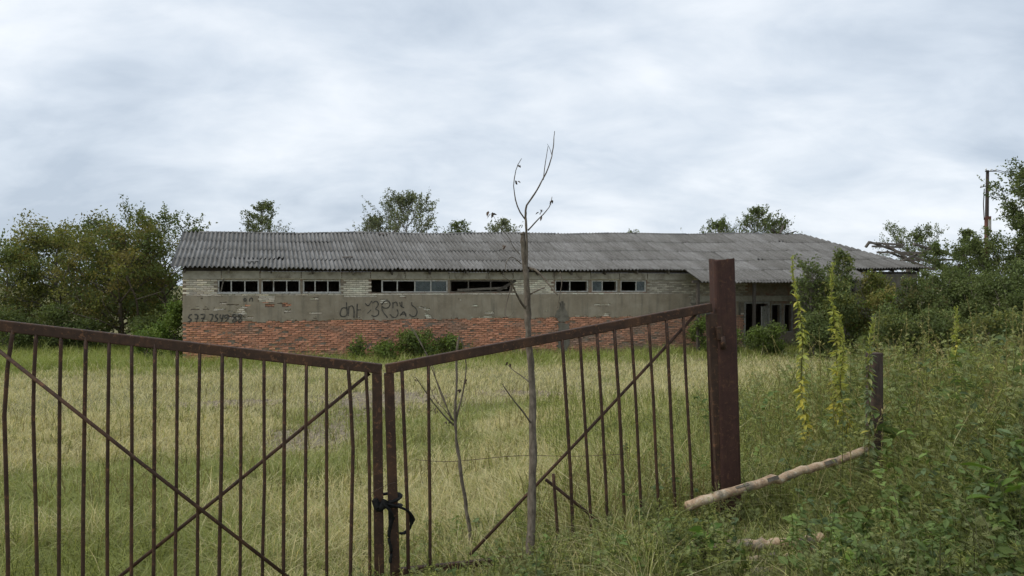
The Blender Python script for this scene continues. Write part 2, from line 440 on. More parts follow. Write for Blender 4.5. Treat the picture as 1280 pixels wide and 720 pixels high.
PATCH = [(-3.15, 13.4, .6, 2.6, .10), (-2.9, 18.0, 1.2, 1.5, .0), (-6.1, 17.3, .7, .7, .0), (.3, 19.8, .9, .6, .0)]
def patch_mask(x, y):
    r = np.full(np.shape(x), 9.0)
    for (px_, py_, ax, ay, rot) in PATCH:
        dx, dy = x - px_, y - py_
        q = np.sqrt((dx / ax) ** 2 + (dy / ay) ** 2) + 1.5 * (fbm(x * 2.3, y * 1.4, 2) - .5)
        r = np.minimum(r, q)
    return r
for i, (px_, py_, ax, ay, rot) in enumerate(PATCH):
    tb = TB(); n = 34
    u = np.linspace(-1.6, 1.6, n); U, V = np.meshgrid(px_ + u * ax, py_ + u * ay)
    keep = patch_mask(U, V) < 1.0
    ii = np.arange(n * n).reshape(n, n); k = keep[:-1, :-1] & keep[1:, :-1] & keep[:-1, 1:] & keep[1:, 1:]
    a, b_, c_, d_ = ii[:-1, :-1][k], ii[:-1, 1:][k], ii[1:, 1:][k], ii[1:, :-1][k]
    if len(a) == 0: continue
    Z = gz(U, V) + .012 + .03 * fbm(U * 5, V * 5, 8)
    tb.add(np.stack([U.ravel(), V.ravel(), Z.ravel()], 1), np.concatenate([np.stack([a, b_, c_], 1), np.stack([a, c_, d_], 1)]))
    tag(link('asphalt_patch', tb.mesh('asphalt_patch', True), M['asphalt']), kind='structure')

gt = TB(); ng = 0; r_g = np.random.default_rng(5)
OCT = np.array([(1, 0, 0), (-1, 0, 0), (0, 1, 0), (0, -1, 0), (0, 0, 1), (0, 0, -.4)]); OCF = [(0, 2, 4), (2, 1, 4), (1, 3, 4), (3, 0, 4), (2, 0, 5), (1, 2, 5), (3, 1, 5), (0, 3, 5)]
for _ in range(9000):
    pc = PATCH[r_g.integers(0, len(PATCH))]; x = pc[0] + r_g.normal(0, pc[2] * .9); y = pc[1] + r_g.normal(0, pc[3] * .8)
    q = float(patch_mask(np.array([x]), np.array([y]))[0])
    if q > 1.5 or r_g.random() < .35: continue
    sz = r_g.uniform(.012, .04) * (1.6 if r_g.random() < .06 else 1)
    gt.add(OCT * (sz * r_g.uniform(.6, 1.3, (6, 3))) + np.array([x, y, float(gz(x, y)) + .015]), OCF, np.array([.27, .222, .15]) * r_g.uniform(.6, 1.4)); ng += 1
def attr_mat(name):
    m, t, b, o = mat(name); a_ = N(t, 'ShaderNodeAttribute', attribute_name='col'); t.links.new(a_.outputs['Color'], b.inputs['Base Color']); b.inputs['Roughness'].default_value = .9; return m
tag(link('gravel', gt.mesh('gravel'), attr_mat('crumbled_stone')), 'loose grey rubble crumbled from the old asphalt in the yard', 'gravel', kind='stuff')

# ------------------------------------------------------------------ barn
AX, AY, AZ, BROT = -13.18, 32.0, -1.6, math.radians(17.4)
cb, sb_ = math.cos(BROT), math.sin(BROT)
barn = tag(empty('barn', (AX, AY, AZ), BROT), 'long derelict brick farm building with grey corrugated roof', 'building')
def Ws(px):
    u = (px - 640) / F
    return (AY * u - AX) / (cb - sb_ * u)
def Wp(px, py):
    s = Ws(px); Y = AY + sb_ * s
    return s, EYE + (HOR - py) / F * Y - AZ           # local s, local z
def to_world(s, t): return AX + cb * s - sb_ * t, AY + sb_ * s + cb * t
def to_local(x, y):
    dx, dy = x - AX, y - AY
    return dx * cb + dy * sb_, -dx * sb_ + dy * cb
LEN, DEP = 36.6, 10.0
ZB = -.7                 # wall foot, local, buried
Z_RED = 1.63             # top of the red brick band
Z_SILL, Z_WTOP, Z_LINT = 2.83, 3.38, 3.74
Z_EAVE = 3.82
def eave_z(s): return Z_EAVE + .02 * math.sin(s * .7) + .18 * float(sstep(26, 36, s)) - .05 * math.sin(min(max(s, 0), 22) / 22 * math.pi)
def ridge_z(s): return 5.50 + .0165 * s + .03 * math.sin(s * .9 + 1)

openings = []   # (s0, s1, z0, z1)
wins = [(272, 324, [289, 306], []), (326.5, 375.5, [342, 358.5], []), (378.5, 426, [394, 410], []),
        (477, 560, [497, 519, 539], [2, 3]), (562.5, 640, [586, 614], []),
        (694, 736, [713], []), (740, 772.5, [753.5], [0]), (776, 808, [796], [1])]
fo = [(Ws(a), Ws(b), Z_SILL, Z_WTOP) for a, b, _, _ in wins]
openings += fo
openings.append((Ws(464), Ws(477), Z_SILL, Z_WTOP))
s_door = (25.95, 27.32); openings.append((s_door[0], s_door[1], -.1, 2.22))
s_pwin = [(27.5, 28.12), (28.24, 28.8)]
for q in s_pwin: openings.append((q[0], q[1], .75, 2.2))
openings.append((23.9, 25.2, .9, 2.1))
openings.append((33.2, 34.5, 2.6, 3.5)); openings.append((34.62, 35.8, 2.6, 3.5))
openings.sort()
# core of the front wall, with the real openings
tb = TB(); cur = 0.0
for (s0, s1, z0, z1) in openings:
    if s0 > cur + 1e-3: add_box(tb, cur, s0, .03, .40, ZB, Z_LINT - .02)
    add_box(tb, max(s0, cur), s1, .03, .40, ZB, z0); add_box(tb, max(s0, cur), s1, .03, .40, z1, Z_LINT - .02); cur = s1
add_box(tb, cur, LEN, .03, .40, ZB, Z_LINT - .02)
front = link('front_wall', tb.mesh('front_wall'), M['mortar'], barn)
def gable(s0, s1, name):
    z0, zr = Z_EAVE - .1, 5.3
    pr = [(.40, ZB), (DEP - .4, ZB), (DEP - .4, z0), (DEP / 2, zr), (.40, z0)]
    v = [(s, y, z) for s in (s0, s1) for y, z in pr]
    f = [(0, 1, 2), (0, 2, 3), (0, 3, 4), (5, 7, 6), (5, 8, 7), (5, 9, 8)]
    for i in range(5):
        j = (i + 1) % 5; f += [(i, i + 5, j), (j, i + 5, j + 5)]
    part(name, M['mortar'], barn, v, f)
gable(.0, .38, 'gable_wall')
v, f = box_vf(LEN - .38, LEN, .40, DEP - .4, ZB, Z_EAVE - .1); part('end_wall', M['mortar'], barn, v, f)
v, f = box_vf(0, LEN, DEP - .4, DEP, ZB, Z_EAVE - .1); part('back_wall', M['mortar'], barn, v, f)

# plaster band: a slab with real chips broken out of it
chips = [(323, 368, 343, 378), (286, 391.5, 303, 393.5), (275, 378, 283, 380.5), (300, 381, 309, 384), (331, 380.5, 343, 384),
         (353, 380.5, 363, 384), (355, 387, 364, 391), (287, 395.5, 316, 398.5), (291, 400, 316, 403.5), (400, 400, 436, 404),
         (387, 372, 398, 375), (387, 390, 403, 393), (606, 389, 617, 392), (605, 393.5, 612, 397), (589, 396, 626, 400),
         (234, 402, 262, 405), (500, 369, 508, 373), (700, 363, 735, 366), (640, 364, 690, 367), (378, 366, 400, 369.5), (228, 366, 270, 370),
         (283, 379.5, 363, 381), (430, 368, 470, 371), (475, 374, 484, 380), (745, 397, 778, 399)]
chip_l = []
for (x0, y0, x1, y1) in chips:
    a = Wp(x0, y1); b = Wp(x1, y0); chip_l.append((a[0], b[0], a[1], b[1]))
def exposed(s, z):
    """1 where the plaster is off"""
    s = np.asarray(s, float); z = np.asarray(z, float)
    j = .10 * (fbm(s * 3.1, z * 6, 1) - .5); jz = .07 * (fbm(s * 3.3 + 7, z * 7, 4) - .5)
    ex = np.zeros(s.shape, bool)
    for (a, b, c, d) in chip_l: ex |= (s + j > a) & (s + j < b) & (z + jz > c) & (z + jz < d)
    nn = fbm(s * .9, z * 1.8, 11)
    ex |= (s > 20.3) & (nn > .62 - .12 * sstep(21, 24, s))
    ex |= (fbm(s * 1.3, z * 3.2, 21) > .755)
    low = Z_RED + .03 + .20 * (fbm(s * 2.6, s * 0, 6) - .4); ex |= z < low
    top = Z_SILL - .06 - .07 * (fbm(s * 2.3, s * 0 + 5, 3)); ex |= z > top
    return ex
cs = .045; S0, S1 = .0, 25.6
ns, nz_ = int((S1 - S0) / cs), int((Z_SILL - Z_RED + .12) / cs)
sc_ = S0 + (np.arange(ns) + .5) * cs; zc_ = Z_RED - .06 + (np.arange(nz_) + .5) * cs
SS, ZC = np.meshgrid(sc_, zc_); keep = ~exposed(SS, ZC)
gs = S0 + np.arange(ns + 1) * cs; gzv = Z_RED - .06 + np.arange(nz_ + 1) * cs
GS, GZ = np.meshgrid(gs, gzv)
js = GS + .022 * (vnoise(GS * 31, GZ * 31, 1) - .5) * 1.6; jz = GZ + .022 * (vnoise(GS * 29, GZ * 33, 5) - .5) * 1.6
tfr = -.026 - .016 * (fbm(GS * .8, GZ * 1.2, 14) - .5)
nv = GS.size
vf_ = np.stack([js.ravel(), tfr.ravel(), jz.ravel()], 1); vb_ = np.stack([js.ravel(), np.full(nv, .028), jz.ravel()], 1)
I = np.arange(nv).reshape(nz_ + 1, ns + 1); F_ = []
for r_ in range(nz_):
    for q in np.nonzero(keep[r_])[0]:
        a, b, c, d = I[r_, q], I[r_, q + 1], I[r_ + 1, q + 1], I[r_ + 1, q]
        F_ += [(a, b, c), (a, c, d)]
        if r_ == 0 or not keep[r_ - 1, q]: F_ += [(a, a + nv, b), (b, a + nv, b + nv)]
        if r_ == nz_ - 1 or not keep[r_ + 1, q]: F_ += [(d, c, d + nv), (c, c + nv, d + nv)]
        if q == 0 or not keep[r_, q - 1]: F_ += [(a, d, a + nv), (d, d + nv, a + nv)]
        if q == ns - 1 or not keep[r_, q + 1]: F_ += [(b, b + nv, c), (c, b + nv, c + nv)]
tb = TB(); tb.add(np.concatenate([vf_, vb_]), F_)
plaster = link('plaster', tb.mesh('plaster', False), M['plaster'], barn)
tag(plaster, 'grey cement plaster band with chipped patches and dark graffiti')

# bricks
RED = np.array([.67, .32, .195]); WHITE = np.array([.72, .66, .53])
bl, bh, CL, CH = .25, .07, .264, .0855
def brick_vf(rr, worn):
    """rough brick: front face 4x3 points, sides back into the wall (local: x length, y depth, z height)"""
    xs = [0, .06 * bl, .5 * bl, .94 * bl, bl]; zs = [0, .2 * bh, .8 * bh, bh]
    v = []
    for i, z in enumerate(zs):
        for k, x in enumerate(xs):
            edge = (i in (0, 3)) or (k in (0, 4))
            y = (.010 if edge else 0) + rr.uniform(0, worn)
            v.append((x + rr.uniform(-.006, .006) * (1 + worn * 30), y, z + rr.uniform(-.004, .004) * (1 + worn * 25)))
    nf = len(v); f = []
    for i in range(3):
        for k in range(4):
            a = i * 5 + k; f += [(a, a + 1, a + 6), (a, a + 6, a + 5)]
    ring = [0, 1, 2, 3, 4, 9, 14, 19, 18, 17, 16, 15, 10, 5]
    for r_ in ring: v.append((v[r_][0], .06, v[r_][2]))
    m = len(ring)
    for i in range(m):
        j = (i + 1) % m; f += [(ring[i], nf + i, ring[j]), (ring[j], nf + i, nf + j)]
    return np.array(v), np.array(f)
rr = random.Random(3)
V_RED = [brick_vf(rr, .034) for _ in range(6)]; V_WH = [brick_vf(rr, .007) for _ in range(4)]
def mk(vv, col, nm):
    out_ = []
    for v, f in vv:
        for k in range(2):
            tb = TB(); g_ = rr.uniform(.85, 1.12); cc = np.clip(col * g_ * np.array([rr.uniform(.96, 1.04), 1, rr.uniform(.95, 1.05)]), 0, .8)
            tb.add(v, f, cc); me = tb.mesh(nm); me.materials.append(M['brick']); out_.append(me)
    return out_
ME_RED = mk(V_RED, RED, 'red_brick'); ME_WH = mk(V_WH, WHITE, 'white_brick')
cand = []
def in_open(s, z):
    for (a, b, c, d) in openings:
        if s + bl > a + .02 and s < b - .02 and z + bh > c and z < d: return True
    return False
row = 0; z = -.45
while z < Z_LINT - .1:
    s = .005 - (row % 2) * CL * .5
    while s < 25.9:
        sx0 = s; zc = z + bh / 2
        if sx0 >= -.001 and not in_open(sx0, z):
            if z < Z_RED - .02:
                cand.append((sx0, z, 'r'))
            elif z > Z_SILL - .12 or np.any(exposed(np.array([sx0 + .03, sx0 + .125, sx0 + .22]), np.array([zc] * 3))) or np.any(exposed(np.array([sx0 + .03, sx0 + .125, sx0 + .22]), np.array([z + .02] * 3))):
                redline = Wp(300, 380.5)[1]
                cand.append((sx0, z, 'r' if (abs(zc - redline) < .06 and 2.3 < sx0 < 4.6) else 'w'))
        s += CL * (1 if rr.random() < .93 else .985)
    row += 1; z += CH
# the 300 largest in view: white courses near the window band and the first red courses at the near corner
def rank(c):
    s, z, k = c; vis = 0 if z > -.02 else 6
    return s + vis + (0 if k == 'w' else 4)
cand.sort(key=rank)
for (s, z, k) in cand[:300]:
    me = rr.choice(ME_RED if k == 'r' else ME_WH)
    o = bpy.data.objects.new('brick', me); C.objects.link(o); o.parent = front
    o.location = (s, (-.012 + rr.uniform(-.022, .022)) if k == 'r' else rr.uniform(-.002, .004), z)
    o.rotation_euler = (0, rr.uniform(-.02, .02), rr.uniform(-.015, .015)) if k == 'r' else (0, rr.uniform(-.006, .006), 0)
tb = TB()
for (s, z, k) in cand[300:]:
    v, f = rr.choice(V_RED if k == 'r' else V_WH)
    dirt = float(fbm(s * .55, z * 1.5, 31)); g = rr.uniform(.72, 1.2)
    col = (RED if k == 'r' else WHITE) * g
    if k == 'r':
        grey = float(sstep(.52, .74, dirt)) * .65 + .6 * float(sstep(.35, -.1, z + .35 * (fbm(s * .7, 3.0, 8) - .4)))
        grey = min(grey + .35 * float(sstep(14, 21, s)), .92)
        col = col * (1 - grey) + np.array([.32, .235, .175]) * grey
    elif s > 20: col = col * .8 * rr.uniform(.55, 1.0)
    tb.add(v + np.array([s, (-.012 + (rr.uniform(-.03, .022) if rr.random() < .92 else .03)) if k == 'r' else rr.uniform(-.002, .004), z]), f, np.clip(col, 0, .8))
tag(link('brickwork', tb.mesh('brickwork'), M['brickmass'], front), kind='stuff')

# damp cement patches, graffiti
def patch_poly(pts, t0, m, name, parent):
    q0 = [Wp(*p) for p in pts]; q = []
    for i in range(len(q0)):
        a_, b_ = q0[i], q0[(i + 1) % len(q0)]
        for k in range(5): q.append((a_[0] + (b_[0] - a_[0]) * k / 5 + rr.uniform(-.06, .06), a_[1] + (b_[1] - a_[1]) * k / 5 + rr.uniform(-.05, .05)))
    n = len(q)
    cx_, cz_ = sum(p[0] for p in q) / n, sum(p[1] for p in q) / n
    v = [(cx_, t0, cz_)] + [(p[0], t0, p[1]) for p in q] + [(p[0], t0 + .03, p[1]) for p in q]
    f = []
    for i in range(n):
        j = (i + 1) % n; f += [(0, 1 + j, 1 + i), (1 + i, 1 + j, 1 + n + i), (1 + j, 1 + n + j, 1 + n + i)]
    v2, f2 = np.array(v), np.array(f)
    return part(name, m, parent, v2, f2)
patch_poly([(698, 402), (694, 394), (697, 388), (700, 377), (704, 377), (706, 386), (710, 393), (712, 401), (705, 403)], -.046, M['darkplaster'], 'damp_patch', plaster)
patch_poly([(697, 440), (698, 422), (697, 404), (710, 404), (711, 425), (709, 440)], -.050, M['darkplaster'], 'damp_patch', front)
def strokes(lst, ox, oy, sc, wd, parent, name, label=None):
    tb = TB()
    for st in lst:
        q = np.array([Wp(ox + x / sc, oy + y / sc) for x, y in st])
        # smooth
        for _ in range(2):
            if len(q) > 2:
                n_ = [q[0]]
                for i in range(len(q) - 1): n_ += [q[i] * .75 + q[i + 1] * .25, q[i] * .25 + q[i + 1] * .75]
                n_.append(q[-1]); q = np.array(n_)
        tg = np.gradient(q, axis=0); tg /= np.linalg.norm(tg, axis=1)[:, None] + 1e-9
        nm = np.stack([-tg[:, 1], tg[:, 0]], 1); ww = wd * .5 * (1 + .25 * rng.uniform(-1, 1, len(q)))[:, None]
        L_, R_ = q + nm * ww, q - nm * ww; k = len(q)
        t0 = -.0405
        v = [(p[0], t0, p[1]) for p in L_] + [(p[0], t0, p[1]) for p in R_]
        f = []
        for i in range(k - 1): f += [(i, i + 1, k + i), (i + 1, k + i + 1, k + i)]
        tb.add(v, f)
    o = link(name, tb.mesh(name), M['graffiti'], parent)
    if label: o['label'] = label
G1 = [[(215, 115), (165, 125), (150, 180), (200, 195), (195, 235), (135, 245)], [(255, 115), (330, 122), (290, 250)], [(265, 190), (330, 185)],
      [(365, 115), (455, 112), (395, 245)], [(375, 185), (440, 180)], [(520, 112), (600, 112), (545, 240)],
      [(675, 110), (630, 125), (640, 175), (672, 185), (655, 235), (605, 245)], [(720, 112), (705, 182), (765, 185)], [(770, 115), (738, 245)],
      [(850, 120), (795, 130), (790, 178), (840, 172), (862, 118), (862, 190), (800, 245)],
      [(960, 112), (925, 140), (990, 185), (1000, 235), (955, 260), (930, 225), (990, 165), (1000, 125), (960, 112)],
      [(1060, 112), (1025, 140), (1090, 185), (1095, 235), (1055, 260), (1030, 225), (1090, 165), (1100, 125), (1060, 112)]]
strokes(G1, 225, 385, 14.22, .055, plaster, 'graffiti_number', 'dark hand painted number at the near corner')
G2 = [[(190, 190), (200, 300), (200, 370), (130, 385), (100, 350), (130, 260), (190, 265)], [(225, 240), (215, 370)], [(220, 262), (265, 225), (295, 290), (290, 395)],
      [(335, 210), (330, 400)], [(335, 292), (385, 290)], [(440, 200), (480, 250), (530, 170)], [(470, 340), (520, 290)],
      [(540, 200), (590, 165), (625, 220), (570, 285), (622, 295), (620, 360), (560, 385), (525, 360)],
      [(660, 230), (690, 175), (750, 165), (780, 215), (750, 265), (690, 270), (660, 235), (670, 310), (740, 395)],
      [(810, 190), (810, 270)], [(815, 200), (860, 180), (870, 240)], [(900, 190), (915, 250), (960, 260)], [(930, 180), (930, 260)],
      [(770, 350), (810, 395), (860, 390), (885, 330), (865, 285)], [(905, 370), (960, 300), (985, 380)], [(910, 350), (990, 345)],
      [(1060, 190), (1060, 230), (1110, 260), (1140, 320), (1110, 380), (1060, 380), (1030, 350)]]
strokes(G2, 415, 360, 10.667, .046, plaster, 'graffiti_word', 'large dark scrawled letters on the plaster')
G3 = [[(690, 100), (675, 118), (690, 135), (705, 118), (690, 100)], [(735, 135), (740, 100), (765, 100), (765, 135)]]
strokes(G3, 220, 360, 8.0, .045, plaster, 'graffiti_mark')

# lintels, wall plate, rafter tails
s = .15; k = 0
lint_edges = [.0, Ws(277), Ws(325), Ws(376.5), Ws(427), Ws(463), Ws(506), Ws(561), Ws(610), Ws(641), Ws(692), Ws(738), Ws(774), Ws(809), 23.0]
for i in range(len(lint_edges) - 1):
    a, b = lint_edges[i] + .02, lint_edges[i + 1] - .02
    v, f = box_vf(a, b, -.035 - .012 * (i % 2), .03, Z_WTOP + .015 + rr.uniform(0, .03), Z_LINT + .0 - rr.uniform(0, .05)); part('lintel', M['concrete'], barn, v, f, bevel=.008)
v, f = box_vf(.0, LEN, .06, .2, Z_LINT - .015, Z_LINT + .11); part('wall_plate', M['darkwood'], barn, v, f)
roof = empty('roof'); roof.parent = barn
T_E, T_R = -.42, 5.0
def roof_pt(s, q):
    """q: 0 eave .. 1 ridge (q may go below 0: porch)"""
    ze, zr = eave_z(s), ridge_z(s)
    return Vector((s, T_E + (T_R - T_E) * q, ze + (zr - ze) * q + .06 * max(0.0, -q) * 0 - .05 * math.sin(max(q, 0) * math.pi)))
s = .1
while s < LEN:
    a, b = roof_pt(s, .015), roof_pt(s, min(.98, (36.7 - s) / 3.55))
    dz = Vector((0, 0, -.14))
    if (b - a).length < .3: break
    v, f = bar_vf(a + dz, b + dz, .07, .14, (1, 0, 0)); part('rafter', M['wood' if rr.random() < .4 else 'darkwood'], roof, v, f)
    s += 1.65
for q in (.12, .36, .6, .84):
    tb = TB()
    for k in range(18):
        s0, s1 = k * 2.03, min((k + 1) * 2.03, 36.6 - 3.55 * q)
        if s1 <= s0: continue
        add_bar(tb, roof_pt(s0, q) - Vector((0, 0, .055)), roof_pt(s1, q) - Vector((0, 0, .055)), .06, .04)
    link('purlin', tb.mesh('purlin'), M['darkwood'], roof)

# corrugated sheets
PITCH, NW = .18, 6
def sheet_mesh(seed, notch=None):
    r2 = random.Random(seed); L = 1.0; Wd = PITCH * (NW + .55); nseg = int((NW + .55) * 8); nl = 4
    tb = TB(); v = []; f = []
    for j in range(nl + 1):
        y = j / nl
        for i in range(nseg + 1):
            x = i / nseg * Wd
            zz_ = .043 * math.cos(2 * math.pi * x / PITCH)
            yy = y
            if j == 0: yy += r2.uniform(-.006, .006) - (.02 if r2.random() < .02 else 0)
            if notch and j == 0 and notch[0] < x < notch[1]: yy += notch[2] * (1 + .4 * r2.uniform(-1, 1))
            v.append((x, yy, zz_))
    w_ = nseg + 1
    for j in range(nl):
        for i in range(nseg):
            a = j * w_ + i; f += [(a, a + 1, a + w_ + 1), (a, a + w_ + 1, a + w_)]
    # lower edge thickness
    o = len(v)
    for i in range(w_): v.append((v[i][0], v[i][1], v[i][2] - .012))
    for i in range(nseg): f += [(i, o + i, i + 1), (i + 1, o + i, o + i + 1)]
    tb.add(v, f); me = tb.mesh('corrugated_sheet', True); me.materials.append(M['slate']); return me
SHEETS = [sheet_mesh(i) for i in range(4)] + [sheet_mesh(9, (.2, .5, .10)), sheet_mesh(10, (.75, 1.1, .16))]
NROW = 4; CW = PITCH * NW
def hip_cut(me, M4):
    """trim a sheet along the hip line from the far eave corner to the ridge end"""
    bm = bmesh.new(); bm.from_mesh(me); bm.transform(M4)
    p0 = roof_pt(36.75, 0); p1 = roof_pt(33.2, 1)
    d = (p1 - p0); nrm = Vector((d.y, -d.x, 0)).normalized()
    bmesh.ops.bisect_plane(bm, geom=bm.verts[:] + bm.edges[:] + bm.faces[:], plane_co=p0, plane_no=nrm, clear_outer=True)
    if len(bm.faces) == 0: bm.free(); return None
    bm.transform(M4.inverted()); n = me.copy(); bm.to_mesh(n); bm.free(); return n
def place_sheet(s, q0, q1, row):
    a, b, u = roof_pt(s, q0), roof_pt(s + CW, q0), roof_pt(s, q1)
    xa = (b - a); ya = (u - a); L = ya.length * 1.075; xa.normalize(); ya.normalize()
    za = xa.cross(ya).normalized(); ya = za.cross(xa)
    sk = rr.uniform(-.008, .008); drop = rr.uniform(-.03, .02)
    if rr.random() < .05: sk += rr.uniform(-.03, .03); drop -= .05
    tilt = -.030 / L
    Rm = Matrix(((xa.x, ya.x * L, za.x), (xa.y, ya.y * L, za.y), (xa.z, ya.z * L, za.z))).to_4x4()
    M4 = Matrix.Translation(a + za * (.075 + rr.uniform(-.006, .006)) + ya * drop) @ Rm @ Matrix.Rotation(sk, 4, 'Z') @ Matrix(((1, 0, 0, 0), (0, 1, 0, 0), (0, -.036, 1, 0), (0, 0, 0, 1)))
    r_ = rr.random(); me = SHEETS[4] if r_ < .05 else SHEETS[5] if r_ < .09 else SHEETS[rr.randrange(4)]
    if s > 31.5:
        me = hip_cut(me, M4)
        if me is None: return
    o = bpy.data.objects.new('corrugated_sheet', me); C.objects.link(o); o.parent = roof; o.matrix_local = M4
s = -.4; col_i = 0
while s < 36.9:
    for r_ in range(NROW): place_sheet(s, r_ / NROW, (r_ + 1) / NROW, r_)
    if 21.6 < s + .1 < 31.2: place_sheet(s, -.285, 0, -1)
    s += CW; col_i += 1
# far slope and hip end as plain corrugated skins, ridge pieces
tb = TB(); n = 420; ss = np.linspace(-.4, 36.4, n * 2)
for side in (0,):
    top = np.array([tuple(roof_pt(x, 1) + Vector((0, .02, .07 + .03 * math.cos(x / PITCH * 6.283)))) for x in ss])
    bot = top.copy(); bot[:, 1] = DEP + .4; bot[:, 2] = Z_EAVE + .07 + .03 * np.cos(ss / PITCH * 6.283)
    top[ss > 33.2, :] = top[ss <= 33.2][-1]
    k = len(ss); f = []
    for i in range(k - 1): f += [(i, i + 1, k + i), (i + 1, k + i + 1, k + i)]
    tb.add(np.concatenate([top, bot]), f)
link('back_slope', tb.mesh('back_slope', True), M['slate'], roof)
a, b, c = roof_pt(33.2, 1), roof_pt(36.7, 0), Vector((36.7, DEP + .4, Z_EAVE))
part('hip_slope', M['slate'], roof, [tuple(a), tuple(b), tuple(c)], [(0, 1, 2)])
s = 0.3
while s < 33:
    L = rr.uniform(1.1, 1.9); e_ = min(s + L, 33)
    if not (8.6 < s < 9.6):
        v, f = tube_vf([roof_pt(s, 1.0) + Vector((0, .02, .03 + rr.uniform(-.02, .02))), roof_pt(e_, 1.0) + Vector((0, .02, .03 + rr.uniform(-.02, .02)))], .10, 8, flat=.7)
        part('ridge_cap', M['slate'], roof, v, f, smooth=True)
    s = e_ + .02
for (sa, sz, ang, L) in ((31.6, .12, 1.0, .55), (31.4, .08, 2.4, .45), (31.9, .06, .25, .9), (9.1, .02, .6, .4)):
    p = roof_pt(sa, 1) + Vector((0, 0, sz)); v, f = bar_vf(p, p + Vector((math.cos(ang) * L, .1, math.sin(ang) * L)), .12, .04)
    part('broken_board', M['darkwood'], roof, v, f)
# hole in the roof with a slipped fragment
p = roof_pt(8.55, .93)
v, f = bar_vf(p + Vector((-.05, 0, .10)), p + Vector((.35, .3, .16)), .30, .02, (0, 1, .3)); part('broken_sheet_piece', M['darkwood'], roof, v, f)
p = roof_pt(2.6, .12); v, f = bar_vf(p + Vector((-.2, 0, .14)), p + Vector((.3, .1, .17)), .22, .015, (0, 1, .3)); part('broken_sheet_piece', M['slate'], roof, v, f)
p = roof_pt(6.6, .28); v, f = bar_vf(p + Vector((-.2, 0, .13)), p + Vector((.25, .0, .15)), .16, .015, (0, 1, .3)); part('broken_sheet_piece', M['darkwood'], roof, v, f)

# windows
def window(a, b, z0, z1, munt, glass, t=.06, m=None, fw=.06):
    m = m or M['frame']
    wn = empty('window', (0, 0, 0)); wn.parent = barn
    tb = TB()
    add_box(tb, a + .004, a + fw, t, t + .07, z0 + .004, z1 - .004); add_box(tb, b - fw, b - .004, t, t + .07, z0 + .004, z1 - .004)
    add_box(tb, a + fw, b - fw, t, t + .07, z1 - fw, z1 - .004); add_box(tb, a + fw, b - fw, t, t + .07, z0 + .004, z0 + fw * .8)
    link('frame', tb.mesh('frame'), m, wn)
    for q in munt:
        v, f = box_vf(q - .022, q + .022, t + .01, t + .06, z0 + fw * .8, z1 - fw); part('mullion', m, wn, v, f)
    ed = [a + fw] + list(munt) + [b - fw]
    for g in glass:
        v, f = box_vf(ed[g] + .02, ed[g + 1] - .02, t + .03, t + .034, z0 + fw * .8, z1 - fw); part('pane', M['glass'], wn, v, f)
    return wn
for (a, b, mu, gl) in wins:
    if a == 562.5:
        wn = window(Ws(a), Ws(b), Z_SILL, Z_WTOP, [Ws(q) for q in mu], [], m=M['wood'])
        v, f = bar_vf((Ws(572), .02, Z_SILL + .10), (Ws(634), .02, Z_SILL + .2), .10, .03, (0, 0, 1)); part('slipped_board', M['wood'], wn, v, f)
        v, f = bar_vf((Ws(622), .015, Z_SILL + .06), (Ws(645), .015, Z_WTOP - .02), .12, .03, (0, 0, 1)); part('slipped_board', M['darkwood'], wn, v, f)
    else:
        wn = window(Ws(a), Ws(b), Z_SILL, Z_WTOP, [Ws(q) for q in mu], gl)
    if a < 400:
        v, f = box_vf(Ws(a) - .02, Ws(b) + .02, -.03, .055, Z_SILL - .035, Z_SILL + .003); part('sill', M['frame'], wn, v, f)
    if a == 272:
        v, f = bar_vf((Ws(276), -.01, Z_SILL + .05), (Ws(281), -.01, Z_WTOP + .2), .05, .03, (1, 0, 0)); part('leaning_stick', M['wood'], wn, v, f)
for q in s_pwin: window(q[0], q[1], .75, 2.2, [], [], m=M['greydoor'])
window(23.9, 25.2, .9, 2.1, [24.5], [0], m=M['wood'])
window(33.2, 34.5, 2.6, 3.5, [33.8], [], m=M['wood']); window(34.62, 35.8, 2.6, 3.5, [35.2], [], m=M['frame'])
dr = empty('door', (s_door[1] - .06, .02, 0)); dr.parent = barn; dr.rotation_euler = (0, 0, math.radians(35))
tb = TB()
for k in range(5): add_box(tb, -.82 + k * .163, -.82 + k * .163 + .158, -.02, .02, .02, 2.1 - .01 * (k % 2))
link('door_leaf', tb.mesh('door_leaf'), M['greydoor'], dr)
for zq in (.4, 1.7):
    v, f = box_vf(-.8, -.02, -.045, -.021, zq, zq + .12); part('door_batten', M['greydoor'], dr, v, f)
tb = TB()
for q in (s_door[0] - .05, s_door[1] - .03): add_box(tb, q, q + .08, -.02, .1, -.3, 2.3)
add_box(tb, s_door[0] - .05, s_door[1] + .05, -.021, .099, 2.222, 2.32)
link('door_frame', tb.mesh('door_frame'), M['greydoor'], barn)
v, f = box_vf(23.1, 29.3, -.05, .03, 2.34, 2.62); part('beam', M['concrete'], barn, v, f, bevel=.01)
# porch posts
for s in (22.3, 25.3, 28.9, 31.0):
    p = roof_pt(s, -.24); v, f = box_vf(s - .06, s + .06, p.y - .06, p.y + .06, ZB, p.z - .06); part('porch_post', M['darkwood'], barn, v, f)
p0, p1 = roof_pt(22.0, -.24), roof_pt(31.3, -.24)
v, f = bar_vf(p0 - Vector((0, 0, .03)), p1 - Vector((0, 0, .03)), .10, .12); part('porch_beam', M['darkwood'], barn, v, f)
v, f = box_vf(22.5, 25.7, -.012, .028, 1.65, 2.3); part('plaster_remnant', M['darkplaster'], barn, v, f)
v, f = box_vf(28.9, LEN, -.012, .028, ZB, Z_LINT - .02); part('plaster_remnant', M['darkplaster'], barn, v, f)

